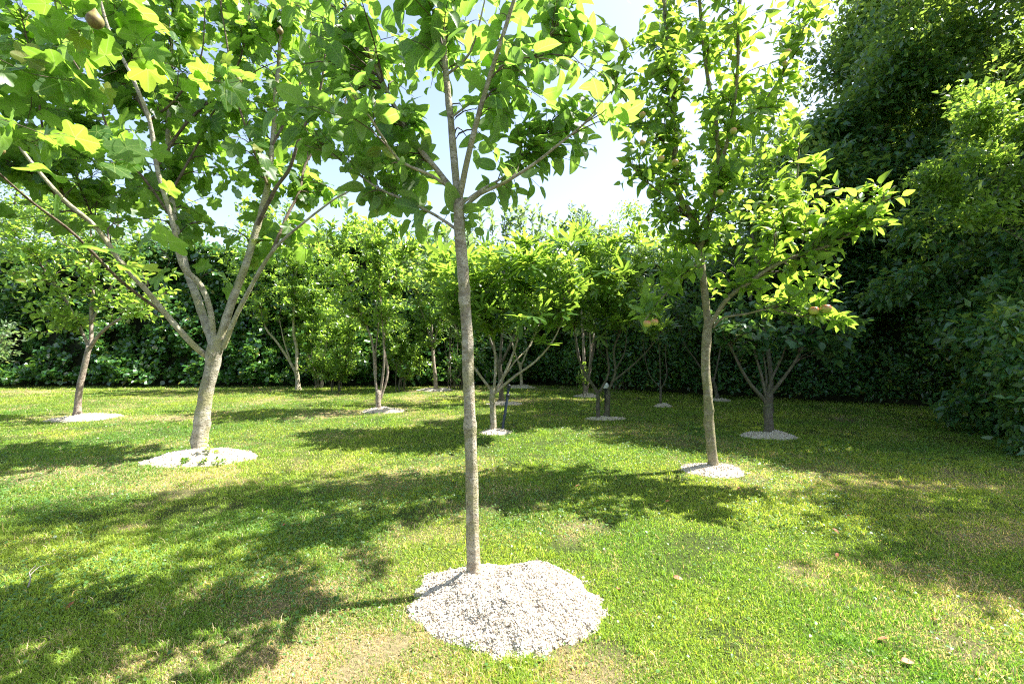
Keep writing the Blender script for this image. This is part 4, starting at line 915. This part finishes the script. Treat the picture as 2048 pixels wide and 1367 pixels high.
def solar_lamp():
    b = G(1211, 8.25, 0); root = empty('garden_lamp', b, 'small dark garden lamp stake with a white cap behind the twin fig trunks', 'garden lamp')
    A = Acc(); lathe(A, b, [(.02, -.02), (.02, .42), (.035, .44), (.035, .46)]); A.build('post', M['lampbody'], root, loc=b)
    A = Acc(); lathe(A, b, [(.04, .46), (.055, .48), (.055, .52), (.045, .55), (.02, .565), (.001, .57)]); A.build('cap', M['cap'], root, loc=b)
solar_lamp()
# fig fruit
def fig_fruit():
    m = plain_mat('fig_skin', (.16,.10,.04), (.22,.2,.06), 40, .55, .3); base = np.array(fig_root.location)
    for (x, y, Yq, s) in [(190, 40, 2.2, .036), (560, 62, 4.3, .03), (478, 160, 4.6, .028), (1, 300, 3.6, .03), (300, 36, 3.6, .025)]:
        c = P(x, y, Yq); A = Acc(); th = np.linspace(0, np.pi, 12)
        lathe(A, c, [(s*math.sin(t)*(1-.3*max(0, math.cos(t))) + .0001, s*1.15*math.cos(t) + (s*.5*math.exp(-(t/.35)**2))) for t in th]); o = A.build('fig', m, None, loc=c); o.location = c - base; o.parent = fig_root
        tw = fig_tw.reshape(-1, 3); q = tw[np.argmin(np.linalg.norm(tw - c - [0, 0, .1], axis=1))]
        A = Acc(); tube(A, catmull([q, (q+c)/2+[0, 0, .05], c+[0, 0, s*1.3]], .03), np.full(len(catmull([q, (q+c)/2+[0, 0, .05], c+[0, 0, s*1.3]], .03)), .003), 6, 0, 0); w_ = A.build('stalk', M['twig'], None, loc=c); w_.parent = o
fig_fruit()
def plant(name, label, cat, b, n, leaf, h, spread, size, seed, tm='ovate_mid'):
    r = np.random.default_rng(seed); b = np.asarray(b, float); root = empty(name, b, label, cat); PT = []; RD = []
    for k in range(n):
        a = r.random()*6.28; e = b + [math.cos(a)*spread*r.random(), math.sin(a)*spread*r.random(), h*(.6+.5*r.random())]
        t = np.linspace(0, 1, 5)[:, None]; PT.append((1-t)*b + t*e + np.sin(t*3.14)*r.normal(0, .1*h, 3)); RD.append(np.linspace(.003, .001, 5))
    PT = np.array(PT); A = Acc(); tubes_batch(A, PT, RD, 4, 0); A.build('stem', M['twig_green'], root, loc=b)
    A = Acc(); leaf_on_twigs(r, A, PT, tm, 6, size, h*.9, .004, .3, .4, .2, .5, .25, 0, .3); A.build('foliage', leaf, root, loc=b, uv=True)
plant('sucker_shoot', 'bright green leafy sucker sprouting against the big fig trunk', 'seedling', G(420, 4.97, .03), 3, M['yellow'], .22, .04, .06, 5)
for k, (x, Yq, lab) in enumerate([(372, 4.78, 'leftmost leafy weed rooted in the chips below the fig trunk'), (398, 4.72, 'round-leaved weed in the middle of the fig chip mound'), (436, 4.75, 'rightmost leafy weed on the fig chip mound front')]):
    plant('weed', lab, 'weed', G(x, Yq, .04), 6, M['figfar'], .035, .09, .03, 10+k, 'round')
# fallen things on the lawn
def lawn_z(x, y): return float(gz(np.array([x]), np.array([y]))[0])
mred = plain_mat('dry_red_leaf', (.32,.07,.04), (.42,.16,.08), 60, .6, .3); mpale = plain_mat('dry_pale_leaf', (.36,.26,.18), (.46,.35,.25), 60, .6, .3)
r = np.random.default_rng(5)
def small_leaf(mat, size, x, y, z=.02, seed=0):
    rr = np.random.default_rng(seed); A = Acc(); add_leaves(A, 'ovate_mid', np.zeros((1, 3)), np.array([[math.cos(seed), math.sin(seed), .25]]), np.array([[.3*math.sin(seed*2), .3, 1.]]), np.array([size]), .7, 0, rr)
    o = A.build('fallen_leaf', mat); o.location = (x, y, lawn_z(x, y)+z); return o
proto = []
spots = [(1235,1183,0),(1030,1250,0),(1780,1285,0),(1675,1110,0),(1665,1060,0),(1875,1250,0),(1340,1005,0),(1345,1160,0),(450,1300,1),(572,1052,0),(1940,1160,0),(1160,975,0),(1800,1330,0),(530,885,0),(340,855,0),(660,962,1),(1480,980,0),(75,870,0),(1700,1035,0),(150,1215,0)]
for k, (x, y, c) in enumerate(spots):
    Yq = H*F/(y-683.5); p = G(x, Yq); hz = .02
    if k == 1: hz = .075
    if k < 5: o = small_leaf(mred if c == 0 else mpale, .032+.007*(k % 3), p[0], p[1], hz, k+1); proto.append(o)
    else:
        q = proto[k % 5]; o = q.copy(); COL.objects.link(o); o.location = (p[0], p[1], lawn_z(p[0], p[1])+hz); o.rotation_euler = (0, 0, k*1.3)
        if c: o.data = o.data.copy(); o.data.materials[0] = mpale
    tag(o, 'curled pale dry leaf lying in the lawn' if c else ('curled reddish dry leaf lying on the front chip mound' if k == 1 else 'curled reddish-brown dry leaf lying in the lawn'), 'fallen leaf', 'dry leaves scattered over the lawn')
# white clover heads in the shade
mw = plain_mat('clover_petal', (.75,.75,.7), (.85,.85,.8), 60, .7, .2); fp = None
for k in range(48):
    if k < 40: x, y = r.uniform(1080, 1900), r.uniform(830, 1090)
    else: x, y = r.uniform(60, 1900), r.uniform(900, 1250)
    if k < 8: x, y = r.uniform(1780, 1960), r.uniform(990, 1060)
    Yq = H*F/(y-683.5); p = G(x, Yq)
    if in_mound(p[0:1], p[1:2])[0] > -.1: continue
    if fp is None:
        A = Acc(); V = T['quad'][0]; n = 26; d = nrm(r.normal(size=(n, 3))*[1, 1, .7]+[0, 0, .5])
        add_leaves(A, 'quad', np.zeros((n, 3))+[0, 0, .045], d, r.normal(size=(n, 3)), np.full(n, .013), .1, 0, r); fl = A.build('clover_flower', mw)
        A = Acc(); tube(A, np.array([[0, 0, 0], [.003, 0, .025], [0, 0, .046]]), np.array([.0014, .0012, .001]), 5, 0, 0); st = A.build('stem', M['twig_green'], fl); fp = (fl, st); o = fl
    else:
        o = fp[0].copy(); COL.objects.link(o); q = fp[1].copy(); COL.objects.link(q); q.parent = o
    o.location = (p[0], p[1], lawn_z(p[0], p[1])); o.scale = (1, 1, 1); tag(o, 'tiny white clover flower head in the lawn', 'clover flower', 'white clover flowers dotting the lawn')
# fallen twig at lower left
b = G(58, 2.45, .03); root = empty('fallen_twig', b, 'pale forked dry twig lying in the shaded grass at lower left', 'twig'); dv = np.array([-.68, .68, 0])
A = Acc(); c = catmull([b-dv*.14, b-dv*.04+[.01, 0, .012], b+dv*.06+[0, 0, .012], b+dv*.17+[.03, .0, .01]], .03); tube(A, c, np.linspace(.004, .0018, len(c)), 7, 0); mt = plain_mat('dry_wood', (.16,.14,.12), (.26,.23,.2), 40); A.build('stem', mt, root, loc=b)
A = Acc(); c = catmull([b+dv*.03, b+dv*.09+[.03, .02, .02], b+dv*.15+[.09, .04, .012]], .03); tube(A, c, np.linspace(.0025, .001, len(c)), 6, 0); A.build('side_twig', mt, root, loc=b)
